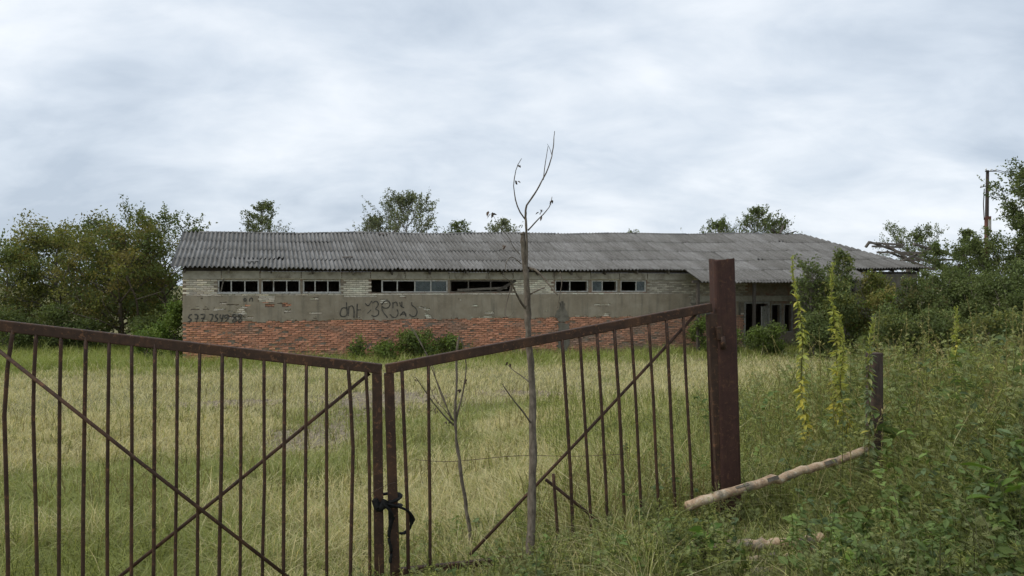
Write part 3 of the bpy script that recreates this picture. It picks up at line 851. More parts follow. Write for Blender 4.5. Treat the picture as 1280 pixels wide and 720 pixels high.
# collapsed roof frame behind the far end
cr = tag(empty('collapsed_roof_frame', (23.0, 51, -1.9)), 'bare grey rafters of a collapsed roof beyond the far end of the farm building', 'roof frame')
def Q(px, py, Y): return P(px, py, Y) - Vector((23.0, 51, -1.9))
for (x0, y0, x1, y1, wd, nm) in ((1085, 303.5, 1130, 306, .12, 'purlin'), (1090, 308, 1128, 309, .10, 'purlin'), (1096, 315.5, 1178, 316, .11, 'purlin'), (1125, 325.5, 1195, 324.5, .10, 'purlin'), (1140, 335.5, 1204, 335.5, .10, 'purlin'),
                                 (1082, 309, 1087, 302, .14, 'rafter'), (1087, 302.5, 1180, 334, .16, 'rafter'), (1105, 304, 1140, 327, .16, 'rafter'), (1142, 305, 1186, 318, .20, 'rafter'), (1138, 315, 1174, 327, .16, 'rafter'),
                                 (1108, 314, 1165, 337, .18, 'rafter'), (1160, 306, 1202, 324, .18, 'rafter'), (1150, 318, 1163, 308, .14, 'rafter'), (1120, 330, 1146, 318, .12, 'rafter')):
    v, f = bar_vf(Q(x0, y0, 50.5 + rr.uniform(-.8, .8)), Q(x1, y1, 50.5 + rr.uniform(-.8, .8)), wd, .12); part(nm, M['wood'], cr, v, f)
for x in (1092, 1135, 1180, 1200):
    p = Q(x, 330, 50.6); v, f = bar_vf(Vector((p.x, p.y, 0)), p, .2, .2, (1, 0, 0)); part('post', M['wood'], cr, v, f)

# ------------------------------------------------------------------ gate
LO, LD = Vector((-.8, 5.0)), Vector((-.9723, -.2337))
RD = Vector((.9684, .2493))
def leaf_pt(px, py, side):
    u = (px - 640) / F; d = LD if side == 'l' else RD
    q = (u * LO.y - LO.x) / (d.x - u * d.y); Y = LO.y + d.y * q
    return Vector((LO.x + d.x * q, Y, EYE + (HOR - py) / F * Y))
NL = Vector((LD.y, -LD.x, 0)); NL = -NL if NL.y > 0 else NL       # towards camera
NR = Vector((RD.y, -RD.x, 0)); NR = -NR if NR.y > 0 else NR
def rail_py_l(px): return 407.0 + (461 - 407) * (px / 476.0)
def rail_py_r(px): return 461.5 + (384.5 - 461.5) * ((px - 482) / (886 - 482))
def rod(pts, r, m, parent, name, sides=8):
    v, f = tube_vf(pts, r, sides); return part(name, m, parent, v, f, smooth=True)
gl = tag(empty('metal_gate', (-1.85, 4.75, -.5)), 'sagging brown iron gate leaf with crossed braces, left of the gate ties', 'gate', 'pair of iron gate leaves')
gr = tag(empty('metal_gate', (.3, 5.28, -.35)), 'brown iron gate leaf with missing bars, hung on the thick post', 'gate', 'pair of iron gate leaves')
def rel(o, p): return Vector(p) - o.location
ZBOT = -.42
# left leaf
a, b = leaf_pt(-52, rail_py_l(-52), 'l'), leaf_pt(477, rail_py_l(477), 'l')
v, f = bar_vf(rel(gl, a), rel(gl, b), .062, .045, (0, 0, 1)); part('top_rail', M['gate'], gl, v, f, bevel=.006)
tb_ = Vector((a.x, a.y, ZBOT + .05)); te_ = Vector((b.x, b.y, ZBOT - .02))
v, f = bar_vf(rel(gl, tb_), rel(gl, te_), .05, .04, (0, 0, 1)); part('bottom_rail', M['gate'], gl, v, f, bevel=.005)
def stile(px0, py0, px1, py1, side, wd, par, name='stile'):
    a, b = leaf_pt(px0, py0, side), leaf_pt(px1, py1, side)
    d = (LD if side == 'l' else RD).to_3d()
    v, f = bar_vf(rel(par, a), rel(par, b), wd, .04, d); return part(name, M['gate'], par, v, f, bevel=.005)
stile(471, 464, 474, 742, 'l', .060, gl); stile(-50, 404, -50, 800, 'l', .055, gl)
def bars(lst, side, par, m):
    for i, pts in enumerate(lst):
        n_ = NL if side == 'l' else NR
        pp = [rel(par, leaf_pt(x, y, side) + n_ * (.012)) for x, y in pts]
        q = []
        for k in range(len(pp) - 1):
            for t in np.linspace(0, 1, 5)[:-1]: q.append(pp[k].lerp(pp[k + 1], t))
        q.append(pp[-1])
        rod(q, .0105 if i % 3 else .0115, m, par, 'bar')
def yb(px): return 775 - px * .06
lb = [[(17, 412), (10, 460), (6, 520), (8, 600), (10, 700), (9, yb(9))], [(46, 414), (43, 470), (42, 520), (45, 640), (47, yb(45))], [(77, 417), (75, 500), (74, 620), (73, yb(73))],
      [(108, 421), (106, 520), (104, 640), (103, yb(103))], [(137, 424), (135, 540), (134, 640), (134, yb(134))], [(165, 427), (165, 560), (164, 690), (164, yb(164))],
      [(194, 430), (193, 560), (192, 690), (191, yb(191))], [(222, 434), (221, 560), (219, 690), (219, yb(219))], [(250, 437), (248, 540), (247, 640), (246, yb(246))],
      [(278, 440), (277, 560), (274, 690), (273, yb(273))], [(301, 443), (301, 560), (300, 690), (299, yb(299))], [(330, 446), (330, 560), (330.5, 600), (328, 690), (327, yb(327))],
      [(356, 449), (355, 560), (354, 690), (354, yb(354))], [(383, 452), (382, 560), (381, 690), (381, yb(381))], [(408, 455), (408, 560), (408, 690), (408, yb(408))],
      [(435, 458), (438, 500), (441, 560), (438, 690), (437, yb(437))], [(457, 461), (460, 520), (461.5, 600), (462, yb(462))]]
bars(lb, 'l', gl, M['gate'])
def brace(x0, y0, x1, y1, side, par, off):
    n_ = NL if side == 'l' else NR
    rod([rel(par, leaf_pt(x0, y0, side) + n_ * off), rel(par, leaf_pt((x0 + x1) / 2, (y0 + y1) / 2 + 1.5, side) + n_ * off), rel(par, leaf_pt(x1, y1, side) + n_ * off)], .011, M['gate'], par, 'brace')
brace(-40, 405, 400, 751, 'l', gl, .034); brace(462, 467, 105, 757, 'l', gl, -.012)
rod([rel(gl, leaf_pt(-58, 430, 'l')), rel(gl, leaf_pt(-58, 470, 'l'))], .02, M['gate'], gl, 'hinge')
# right leaf
a, b = leaf_pt(482, rail_py_r(482), 'r'), leaf_pt(889, rail_py_r(889), 'r')
v, f = bar_vf(rel(gr, a), rel(gr, b), .062, .045, (0, 0, 1)); part('top_rail', M['gate'], gr, v, f, bevel=.006)
stile(486, 466, 494, 735, 'r', .060, gr); stile(890, 392, 905, 690, 'r', .078, gr)
v, f = bar_vf(rel(gr, leaf_pt(492, 716, 'r')), rel(gr, leaf_pt(904, 672, 'r')), .045, .04, (0, 0, 1)); part('bottom_rail', M['gate'], gr, v, f, bevel=.005)
rb = [[(502, 460), (505, 540), (509, 640), (510, 728)], [(535, 454), (536, 560), (537, 640), (537, 724)], [(691, 592), (696, 660), (698, 708)], [(702, 424), (707, 500), (713, 600), (717, 705)],
      [(724, 420), (729, 500), (735, 600), (741, 703)], [(745.5, 416), (752, 520), (757, 610), (760, 700)], [(767, 411), (773, 500), (778, 600), (782, 698)], [(788, 407), (794, 500), (799, 600), (803, 696)],
      [(810, 403), (816, 500), (820, 590), (826, 693)], [(832, 399), (836, 480), (841, 590), (846, 690)], [(853, 395), (857, 480), (862, 570), (868, 688)]]
bars(rb, 'r', gr, M['gate'])
brace(872, 392, 588, 695, 'r', gr, -.014); brace(684, 601, 800, 690, 'r', gr, -.03)
# hinge plates on the post side
v, f = bar_vf(rel(gr, leaf_pt(894.5, 408, 'r') + NR * .04), rel(gr, leaf_pt(896.5, 424, 'r') + NR * .04), .036, .03, RD.to_3d()); part('hinge', M['gate'], gr, v, f, bevel=.004)
rod([rel(gr, leaf_pt(898.5, 420, 'r') + NR * .05), rel(gr, leaf_pt(900, 436, 'r') + NR * .05)], .018, M['gate'], gr, 'hinge')
# thick gate post
PB = P(913, 690, 5.62); PT = P(902, 325, 5.62)
gp = tag(empty('gate_post', (PB.x, PB.y, PB.z)), 'thick leaning brown steel gate post with open top', 'post')
def sq_tube(a, b, wd, dp, rad, lid=True):
    t = (b - a).normalized(); s_ = Vector((1, .12, 0)); s_ = (s_ - t * s_.dot(t)).normalized(); n_ = t.cross(s_)
    prof = []
    for (cx_, cy_, a0) in ((1, 1, 0), (-1, 1, 90), (-1, -1, 180), (1, -1, 270)):
        for k in range(4):
            an = math.radians(a0 + k * 30); prof.append((cx_ * (wd / 2 - rad) + math.cos(an) * rad, cy_ * (dp / 2 - rad) + math.sin(an) * rad))
    m_ = len(prof); v = []
    for k, p in enumerate((a, b)):
        for j, (x, y) in enumerate(prof): v.append(p + s_ * x + n_ * y + t * (.012 * math.sin(j * 1.1) if k else 0))
    for (x, y) in prof: v.append(b + s_ * x * .88 + n_ * y * .88 + t * .002)
    for (x, y) in prof: v.append(b + s_ * x * .88 + n_ * y * .88 - t * .25)
    f = []
    for i in range(3):
        for j in range(m_):
            k = (j + 1) % m_; f += [(i * m_ + j, i * m_ + k, (i + 1) * m_ + k), (i * m_ + j, (i + 1) * m_ + k, (i + 1) * m_ + j)]
    for j in range(1, m_ - 1): f.append((3 * m_, 3 * m_ + j, 3 * m_ + j + 1))
    return [tuple(q) for q in v], f
v, f = sq_tube(PB - gp.location, PT - gp.location, .152, .13, .022); part('shaft', M['post'], gp, v, f, smooth=False)
v, f = bar_vf(Vector((-.105, -.02, .15)), PT - PB + Vector((-.098, -.02, -.40)), .035, .012, (1, 0, 0)); part('flange', M['post'], gp, v, f)
# short post on the right
SP = P(1094, 612, 5.9); SPT = P(1093, 443, 5.9)
sp = tag(empty('fence_post', tuple(SP)), 'short dark rusty post half hidden in weeds at the end of the leaning log', 'post')
v, f = sq_tube(Vector((0, 0, 0)), SPT - SP, .098, .095, .02); part('shaft', M['oldpost'], sp, v, f)
v, f = bar_vf(SPT - SP + Vector((-.045, 0, .004)), SPT - SP + Vector((.045, 0, .006)), .09, .012, (0, 1, 0)); part('cap', M['oldpost'], sp, v, f, bevel=.004)

# rubber strap
st = tag(empty('rubber_strap', tuple(leaf_pt(480, 640, 'l'))), 'black rubber strap knotted round the two gate stiles', 'strap')
def SPt(px, py, off): return leaf_pt(px, py, 'l') + Vector((0, -off, 0)) - st.location
def smooth_pts(p, it=2):
    q = [Vector(x) for x in p]
    for _ in range(it):
        n_ = [q[0]]
        for i in range(len(q) - 1): n_ += [q[i].lerp(q[i + 1], .25), q[i].lerp(q[i + 1], .75)]
        n_.append(q[-1]); q = n_
    return q
v, f = tube_vf(smooth_pts([SPt(470, 624, .03), SPt(470, 621, -.05), SPt(499, 619, -.06), SPt(500, 623, .03), SPt(486, 626, .05), SPt(470, 628, .045), SPt(469, 633, -.04), SPt(500, 634, -.06), SPt(500, 632, .03), SPt(486, 630, .055), SPt(472, 636, .045)]), .017, 6, flat=.5); part('wrap', M['rubber'], st, v, f, smooth=True)
v, f = tube_vf(smooth_pts([SPt(484, 626, .06), SPt(500, 631, .05), SPt(511, 637, .03), SPt(516, 648, .0), SPt(513, 660, -.02), SPt(506, 667, .0), SPt(501, 666, .02)]), .018, 6, flat=.45); part('loop', M['rubber'], st, v, f, smooth=True)
v, f = tube_vf(smooth_pts([SPt(480, 625, .06), SPt(489, 633, .07), SPt(492, 645, .06), SPt(488, 660, .05), SPt(487, 672, .05), SPt(491, 684, .05), SPt(489, 700, .05)]), .021, 6, flat=.5); part('tail', M['rubber'], st, v, f, smooth=True)
v, f = tube_vf(smooth_pts([SPt(470, 622, .05), SPt(474, 634, .06), SPt(480, 630, .065), SPt(484, 622, .06)]), .022, 6, flat=.7); part('knot', M['rubber'], st, v, f, smooth=True)
# thin wires
wr = TB(); add_tube(wr, smooth_pts([P(462, 618, 4.86), P(472, 612, 4.88), P(484, 606, 4.9), P(494, 603, 4.95), P(497, 606, 5.05)]), .0018, 5)
tag(link('tie_wire', wr.mesh('tie_wire', True), M['wire']), 'thin rusty wire twisted between the gate stiles above the strap', 'wire')
wr = TB(); add_tube(wr, smooth_pts([P(520, 575, 6.0), P(560, 578, 6.0), P(600, 574, 6.0), P(650, 569, 6.0), P(720, 571, 6.0), P(780, 568, 6.0)]), .0022, 5)
tag(link('fence_wire', wr.mesh('fence_wire', True), M['wire']), 'slack rusty fence wire strung behind the gate and saplings', 'wire')

# ------------------------------------------------------------------ logs
def log_obj(a, b, r, label, seed, name='log', bend=.007):
    r2 = np.random.default_rng(seed); n = 26; a = Vector(a); b = Vector(b)
    root = empty(name, tuple(a)); pts = []; rad = []
    for i in range(n):
        t = i / (n - 1); p = a.lerp(b, t) - a
        p += Vector((0, 0, bend * math.sin(t * math.pi * 2.2) + .006 * r2.normal())); pts.append(p); rad.append(r * (1.06 - .2 * t) * (1 + .022 * r2.normal()))
    v, f = tube_vf(pts, rad, 12, jitter=.035); part('trunk', M['log'], root, v, f, smooth=True)
    L = (b - a).length; d = (b - a).normalized()
    for k in range(3):
        t = r2.uniform(.05, .95); p = d * (L * t); q = pts[int(t * (n - 1))]
        up = Vector((r2.normal() * .4, -.6, r2.uniform(.1, 1))).normalized()
        vv, ff = bar_vf(Vector(q) + up * r * 1.0 - d * r2.uniform(.02, .05), Vector(q) + up * r * 1.02 + d * r2.uniform(.02, .06), r * r2.uniform(.5, .9), .008, d.cross(up))
        part('bark_flake', M['bark'], root, vv, ff)
    return tag(root, label, 'log')
log_obj(P(858, 634, 5.22), P(1090, 561, 5.72), .031, 'slim peeling log propped from the gate post to the short post', 1)
log_obj(P(868, 690, 4.75), P(1030, 673, 4.85), .036, 'pale peeling log lying in the weeds below the propped log', 2, bend=.01)
log_obj(P(930, 722, 4.55), P(1025, 711, 4.6), .034, 'short orange brown log at the bottom edge of the picture', 3, bend=.01)
log_obj(P(905, 706, 4.66), P(1020, 690, 4.72), .022, 'thin dark grey log squeezed between the two pale lying logs', 4, bend=.01)

# ------------------------------------------------------------------ utility pole
up_ = tag(empty('utility_pole', (27.9, 47, -1.9)), 'dark wooden utility pole rising out of the trees on the right', 'utility pole')
def UP(px, py, dy=0): return P(px, py, 47 + dy) - up_.location
rod([Vector((.1, 0, -.3)), UP(1233, 300), UP(1234, 213)], [.14, .115, .085], M['pole'], up_, 'pole', 10)
rod([UP(1232.5, 330, -.2), UP(1232.5, 272, -.2)], .10, M['rustbox'], up_, 'stub', 8)
v, f = box_vf(-.12, .12, -.34, -.12, 0, .9); bx = part('cable_box', M['rustbox'], up_, v, f); bx.location = UP(1232, 290)
v, f = box_vf(-.08, .06, -.40, -.365, .1, .7); part('white_plate', M['frame'], bx, v, f)
for (x0, y0, x1, y1) in ((1231, 214.5, 1245, 214), (1225, 234.5, 1234, 232)):
    v, f = bar_vf(UP(x0, y0, -.1), UP(x1, y1, -.1), .05, .05); part('crossarm', M['pole'], up_, v, f)
for (x, y) in ((1232, 212), (1238, 213), (1244, 212.5), (1226, 233)):
    rod([UP(x, y + 1.2, -.1), UP(x, y - 1.6, -.1)], [.05, .035], M['porcelain'], up_, 'insulator', 8)
rod([UP(1230, 236, -.2), UP(1229, 255, -.3), UP(1230, 275, -.3)], .03, M['lead'], up_, 'cable', 6)
for i, (x, y) in enumerate(((1238, 212), (1244, 212))):
    wr = TB(); a = P(x, y, 46.9); b = Vector((62, 66, a.z - 1.0 + i * .6))
    add_tube(wr, [a.lerp(b, t) - Vector((0, 0, 3.0 * t * (1 - t))) for t in np.linspace(0, 1, 14)], .018, 5)
    tag(link('power_line', wr.mesh('power_line', True), M['lead']), ['thin power line leaving the pole head beside the pole', 'thin power line leaving the end of the top crossarm'][i], 'power line', 'power lines on the pole')

# ------------------------------------------------------------------ saplings in the gateway
def stick(tb, pts, r0, r1, sides=6, sm=1):
    q = smooth_pts(pts, sm + (1 if len(pts) > 8 else 0)); n = len(q); add_tube(tb, [p + Vector((rng.normal(0, r0 * .10), rng.normal(0, r0 * .10), 0)) for p in q], np.linspace(r0, r1, n) * (1 + .07 * rng.normal(0, 1, n)), sides, jitter=.12)
def px_pts(lst, Y0, Y1): return [P(x, y, Y0 + (Y1 - Y0) * i / max(1, len(lst) - 1)) for i, (x, y) in enumerate(lst)]
def sapling(name, label, base, trunk, branches, leaves, Yl, mt):
    root = empty(name, tuple(base)); root_t = TB()
    for (p, r0, r1, sides) in trunk: stick(root_t, [q - base for q in p], r0, r1, sides)
    o = link('trunk', root_t.mesh('trunk', True), mt, root)
    if branches:
        for (p, r0, r1, sides) in branches:
            tb = TB(); stick(tb, [q - base for q in p], r0, r1, sides); link('branch', tb.mesh('branch', True), mt, root)
    for (x, y, L) in leaves:
        tb = TB(); n = 4
        pos = np.array([tuple(P(x, y, Yl) - base)] * n) + rng.normal(0, .008, (n, 3))
        add_leaves(tb, T_OVATE, pos, np.stack([rng.normal(0, .6, n), rng.normal(0, .6, n), -np.abs(rng.normal(.8, .4, n))], 1), L, L * .5, (.05, .04, .03), r=rng)
        link('dead_leaf', tb.mesh('dead_leaf'), M['deadleaf'], root)
    return tag(root, label, 'sapling')
base = P(663, 712, 5.02)
tr = [(px_pts([(663, 712), (664, 660), (666, 600), (667, 540), (665, 480), (661.5, 436)], 5.02, 5.33) + px_pts([(660, 400), (658, 350), (655, 318), (653, 291)], 5.35, 5.38), .027, .017, 10)]
br = [(px_pts([(658, 345), (659, 300), (657, 272), (657, 258), (666, 246), (679, 224), (688, 204), (692, 182), (693, 164)], 5.36, 5.4), .009, .002, 6),
      (px_pts([(657, 275), (648, 262), (643, 245), (642, 228), (646, 208), (652, 198)], 5.38, 5.3), .0055, .0018, 5),
      (px_pts([(660, 288), (672, 275), (681, 266), (688, 257), (690, 246)], 5.38, 5.44), .0055, .002, 5),
      (px_pts([(679, 225), (681, 208), (684, 190), (685, 183)], 5.39, 5.36), .0035, .0015, 5),
      (px_pts([(690, 195), (687, 185), (684, 180)], 5.4, 5.38), .002, .001, 4),
      (px_pts([(659, 388), (650, 376), (643, 363), (639, 352), (628, 345)], 5.35, 5.2), .009, .002, 5),
      (px_pts([(660, 335), (670, 337), (680, 347), (688, 358), (697, 369)], 5.37, 5.25), .010, .004, 5),
      (px_pts([(661, 369), (668, 365), (676, 361), (681, 360)], 5.36, 5.3), .007, .003, 5),
      (px_pts([(663, 528), (652, 512), (640, 498), (630, 484), (628, 480)], 5.2, 5.05), .007, .002, 5),
      (px_pts([(652, 330), (640, 320), (634, 325), (631, 335), (634, 340)], 5.36, 5.3), .004, .0015, 5),
      (px_pts([(650, 318), (642, 310), (636, 296), (622, 280), (616, 268)], 5.37, 5.3), .003, .001, 5),
      (px_pts([(664, 480), (655, 472), (640, 462), (634, 455)], 5.27, 5.4), .005, .0015, 5),
      (px_pts([(639, 357), (630, 392), (636, 398), (642, 390)], 5.25, 5.2), .004, .001, 5),
      (px_pts([(700, 340), (703, 352), (699, 372), (697, 385)], 5.3, 5.25), .004, .002, 5)]
sapling('sapling', 'tall bare sapling with a snapped grey trunk growing through the gate', base, tr, br,
        [(613, 266, .045), (645, 226, .03), (649, 205, .022), (676, 268, .03), (678, 262, .028), (688, 251, .03), (632, 307, .03), (636, 454, .03), (660, 560, .0)][:-1], 5.33, M['palebark'])
base = P(594, 735, 5.75)
tr = [(px_pts([(594, 735), (589, 680), (584, 645), (578, 605), (573, 570), (569, 535), (569, 505), (571, 470), (570, 440), (574, 420)], 5.75, 5.9), .017, .006, 8)]
br = [(px_pts([(569, 531), (574, 508), (580, 485), (583, 462), (581, 440), (577, 424)], 5.85, 5.8), .008, .003, 5),
      (px_pts([(569, 533), (557, 522), (545, 508), (532, 490), (524, 478), (519, 471)], 5.85, 5.7), .007, .002, 5),
      (px_pts([(568, 528), (556, 505), (546, 480), (541, 455), (520, 420), (509, 400)], 5.85, 6.1), .005, .002, 5),
      (px_pts([(564, 525), (552, 490), (540, 462), (530, 435), (515, 408)], 5.85, 5.95), .005, .002, 5),
      (px_pts([(566, 526), (556, 512), (543, 500), (536, 478)], 5.85, 5.9), .004, .0015, 5)]
sapling('sapling', 'thin crooked dead sapling with dry leaves just right of the gate stiles', base, tr, br,
        [(575, 487, .035), (582, 476, .03), (544, 513, .03), (545, 484, .025), (556, 527, .028), (563, 530, .025), (577, 425, .03), (520, 473, .02), (548, 500, .02)], 5.82, M['palebark'])

# ------------------------------------------------------------------ trees and shrubs
def grow(name, label, x, y, H, R, base_f, n1, n2, nleaf, leaf, pal, seed, tr_r=.12, prof='round', stems=1, cat='tree', group=None, clump=.22, lift=.45, mt=None, lean=(0, 0), kids=True, sparse=0.0, dead=0.0, extra=(), upr=.15, tw=1.0):
    r = np.random.default_rng(seed)
    root = empty(name, (x, y, float(gz(x, y)) - .05)); wood = TB(); tips = []
    def env(t):
        if prof == 'round': return math.sqrt(max(.03, 1 - ((t - .5) / .56) ** 2))
        if prof == 'cone': return max(.10, 1.05 * (1 - t) ** .8 + .06)
        if prof == 'top': return max(.2, .35 + .75 * math.sin(min(1, t) * math.pi * .8))
        return max(.25, 1 - .6 * t)
    for sidx in range(stems):
        if stems > 1:
            an = r.uniform(0, 6.28); off = R * .25 * r.uniform(.2, 1); sp = r.uniform(.2, .55) * R
            top = np.array([math.cos(an) * sp, math.sin(an) * sp, H * r.uniform(.7, 1.0)]); b0 = np.array([math.cos(an) * off * .3, math.sin(an) * off * .3, 0])
        else:
            top = np.array([lean[0], lean[1], H * .95]); b0 = np.zeros(3)
        k = 9; T = np.linspace(0, 1, k)
        pts = b0 + (top - b0) * T[:, None]; pts[1:-1, :2] += r.normal(0, H * .018, (k - 2, 2))
        tr0 = tr_r * (1 if stems == 1 else .6)
        add_tube(wood, pts, np.linspace(tr0, tr0 * .12, k), 7, jitter=.06)
        m = max(3, n1 // stems)
        for i in range(m):
            f = base_f + (1 - base_f) * ((i + r.uniform(.1, .9)) / m) * .97
            p0 = np.array([np.interp(f, T, pts[:, c]) for c in range(3)])
            tt = (f - base_f) / (1 - base_f)
            az = i * 2.4 + r.uniform(-.6, .6); L = R * env(tt) * r.uniform(.65, 1.12) * (1 if stems == 1 else .7)
            up = lift * r.uniform(.5, 1.4) + (.5 * tt if prof != 'cone' else 0)
            d = np.array([math.cos(az), math.sin(az), up]); d /= np.linalg.norm(d)
            kk = 6; tl = np.linspace(0, 1, kk); lp = p0 + d * (L * tl)[:, None]; lp[:, 2] += .12 * L * tl ** 2 * r.uniform(-1, 1); lp[1:] += r.normal(0, L * .03, (kk - 1, 3))
            r0 = max(.012, tr0 * (1 - f * .8) * .5); add_tube(wood, lp, np.linspace(r0, .006, kk), 5, cap=False)
            if r.random() < dead: continue
            for j in range(n2):
                g = r.uniform(.25, 1.0); q0 = np.array([np.interp(g, tl, lp[:, c]) for c in range(3)])
                d2 = d + r.normal(0, .75, 3); d2[2] += upr; d2 /= np.linalg.norm(d2); L2 = L * r.uniform(.22, .5) * (1.15 - .5 * g) * tw + .12 * tw
                q1 = q0 + d2 * L2 * .55 + r.normal(0, .04, 3); q2 = q0 + d2 * L2 + r.normal(0, .06, 3)
                if kids: add_tube(wood, [q0, q1, q2], [r0 * .35 + .004, .006, .003], 3, cap=False)
                if r.random() < sparse: continue
                tips.append((q0 * .35 + q1 * .65, q2, r.uniform(.4, 1.6), tt))
    for (ep, e0, e1) in extra: add_tube(wood, smooth_pts([Vector(q) for q in ep], 1), np.linspace(e0, e1, len(smooth_pts([Vector(q) for q in ep], 1))), 7, jitter=.06)
    nt_ = len(tips)
    wgt = np.array([t[2] for t in tips]); wgt = wgt / wgt.sum()
    ch = r.choice(nt_, nleaf, p=wgt)
    A = np.array([t[0] for t in tips])[ch]; B = np.array([t[1] for t in tips])[ch]
    u = r.uniform(0, 1.1, (nleaf, 1)); pos = A + (B - A) * u + r.normal(0, clump, (nleaf, 3)) * np.array([1, 1, .7])
    pos[:, 2] = np.maximum(pos[:, 2], .03)
    dv = r.normal(0, 1, (nleaf, 3)); dv[:, 2] -= .25
    pal = np.array(pal); tc_ = pal[r.integers(0, len(pal), nt_)] * r.uniform(.75, 1.25, (nt_, 1))
    col = tc_[ch] * r.uniform(.78, 1.22, (nleaf, 1))
    tb = TB(); add_leaves(tb, T_DIAMOND, pos, dv, leaf * r.uniform(.65, 1.25, nleaf), leaf * .55 * r.uniform(.7, 1.2, nleaf), col, roll=r.uniform(-1.5, 1.5, nleaf), r=r)
    link('trunk' if cat == 'tree' else 'stems', wood.mesh('trunk', True), mt or M['bark'], root)
    link('crown' if cat == 'tree' else 'foliage', tb.mesh('crown'), M['leaf'], root)
    return tag(root, label, cat, group)
OL = [(0.1651, 0.1776, 0.051), (0.2081, 0.2068, 0.0612), (0.1291, 0.1529, 0.0495), (0.2224, 0.1966, 0.0655)]
DG = [(0.1159, 0.1458, 0.0525), (0.1391, 0.175, 0.0612), (0.0958, 0.124, 0.0482), (0.1545, 0.1823, 0.0686)]
BG = [(0.1378, 0.195, 0.0455), (0.1723, 0.2275, 0.0546), (0.1102, 0.1625, 0.0416)]
GG = [(0.1653, 0.1857, 0.104), (0.1968, 0.2154, 0.1263), (0.1417, 0.1633, 0.0966)]
def at(px, Y): return ((px - 640) / F * Y, Y)
def fork_pts(lst, x0, y0, z0): return [np.array(P(a, b, Y)) - np.array([x0, y0, z0]) for a, b, Y in lst]
_fx, _fy = at(148, 40); _fz = float(gz(_fx, _fy)) - .05
FORK = [(fork_pts([(a_, b_, Y_ + .7) for a_, b_, Y_ in l], _fx, _fy, _fz), r0 * .55, r1 * .6) for l, r0, r1 in (
    ([(152, 432, 39.2), (152, 405, 38.6), (150, 378, 38.0)], .15, .12), ([(150, 378, 38), (140, 366, 37.4), (128, 358, 37), (112, 352, 36.6)], .09, .03),
    ([(150, 378, 38), (158, 368, 37.6), (166, 358, 37.3), (150, 332, 37.2), (140, 318, 37.2)], .09, .03), ([(150, 378, 38), (148, 355, 37.5), (144, 338, 37)], .08, .03),
    ([(173, 425, 38.5), (172, 385, 37.8), (170, 372, 37.4), (160, 350, 37), (147, 328, 37)], .10, .04), ([(171, 374, 37.4), (185, 370, 37.2), (203, 364, 37)], .06, .02),
    ([(148, 412, 38.4), (125, 400, 37.2), (105, 396, 36.8), (70, 384, 36.5)], .07, .02), ([(146, 405, 38.4), (134, 388, 37.4), (128, 376, 37)], .06, .03))]
GL = 'trees left of the farm building'
grow('broadleaf_tree', 'big olive green tree with visible pale limbs left of the farm building', *at(148, 40), 5.5, 3.2, .16, 34, 10, 13500, .165, OL + DG[:2] + [(.16, .135, .05)], 11, tr_r=.16, extra=FORK, group=GL, mt=M['palebark'], lean=(.3, 0), clump=.2)
grow('broadleaf_tree', 'loose spreading tree whose twigs overhang the left end of the roof', *at(206, 43), 6.4, 2.7, .30, 26, 9, 4600, .16, DG + OL[:1], 12, tr_r=.13, group=GL, clump=.08, sparse=.35, lift=.6, upr=.6, tw=1.4, mt=M['palebark'])
grow('broadleaf_tree', 'dense olive tree left of the one with pale limbs', *at(70, 41), 5.6, 3.2, .1, 26, 10, 10000, .165, OL, 13, tr_r=.14, group=GL, clump=.22)
grow('broadleaf_tree', 'dark tree cut by the left edge of the picture', *at(5, 40), 4.6, 2.8, .08, 22, 9, 7500, .17, DG + OL[:2], 14, tr_r=.12, group=GL, clump=.22)
grow('broadleaf_tree', 'pale grey green slender tree rising behind at the far left', *at(27, 52), 6.3, 1.8, .2, 24, 9, 4500, .15, GG, 15, tr_r=.1, group=GL, prof='cone', clump=.2)
grow('broadleaf_tree', 'dark leafy tree filling the gap behind the left group', *at(110, 49), 5.6, 4.0, .1, 22, 8, 8500, .2, DG + GG, 16, tr_r=.14, group=GL, clump=.25)
grow('broadleaf_tree', 'dark rounded tree just behind the near building corner', *at(180, 47), 4.0, 2.6, .08, 20, 8, 10000, .22, DG, 17, tr_r=.13, group=GL, clump=.25)
grow('shrub', 'bright green bush against the near corner of the farm building', *at(214, 33.2), 2.9, .85, .05, 18, 8, 5200, .13, BG, 18, tr_r=.05, stems=5, cat='shrub', clump=.14)
grow('shrub', 'low green bush at the foot of the bright bush by the corner', *at(186, 32.2), 1.2, .95, .05, 14, 7, 3000, .12, BG, 19, tr_r=.03, stems=5, cat='shrub', clump=.14)
for i, (px, Y, H, R, lb_) in enumerate(((60, 37.5, 1.9, 1.7, 'low dark undergrowth bush below the far left trees'), (100, 38, 1.2, 1.4, 'low dark bush left of the pale trunk'), (190, 37.5, 1.7, 1.2, 'low dark bush between pale trunk and building'), (8, 37, 2.2, 1.7, 'dark bush at the left picture edge'))):
    grow('shrub', lb_, *at(px, Y), H, R, .03, 16, 7, 4200, .15, DG, 30 + i, tr_r=.05, stems=5, cat='shrub', group='undergrowth below the left trees', clump=.2)
GB = 'tree tops behind the roof'
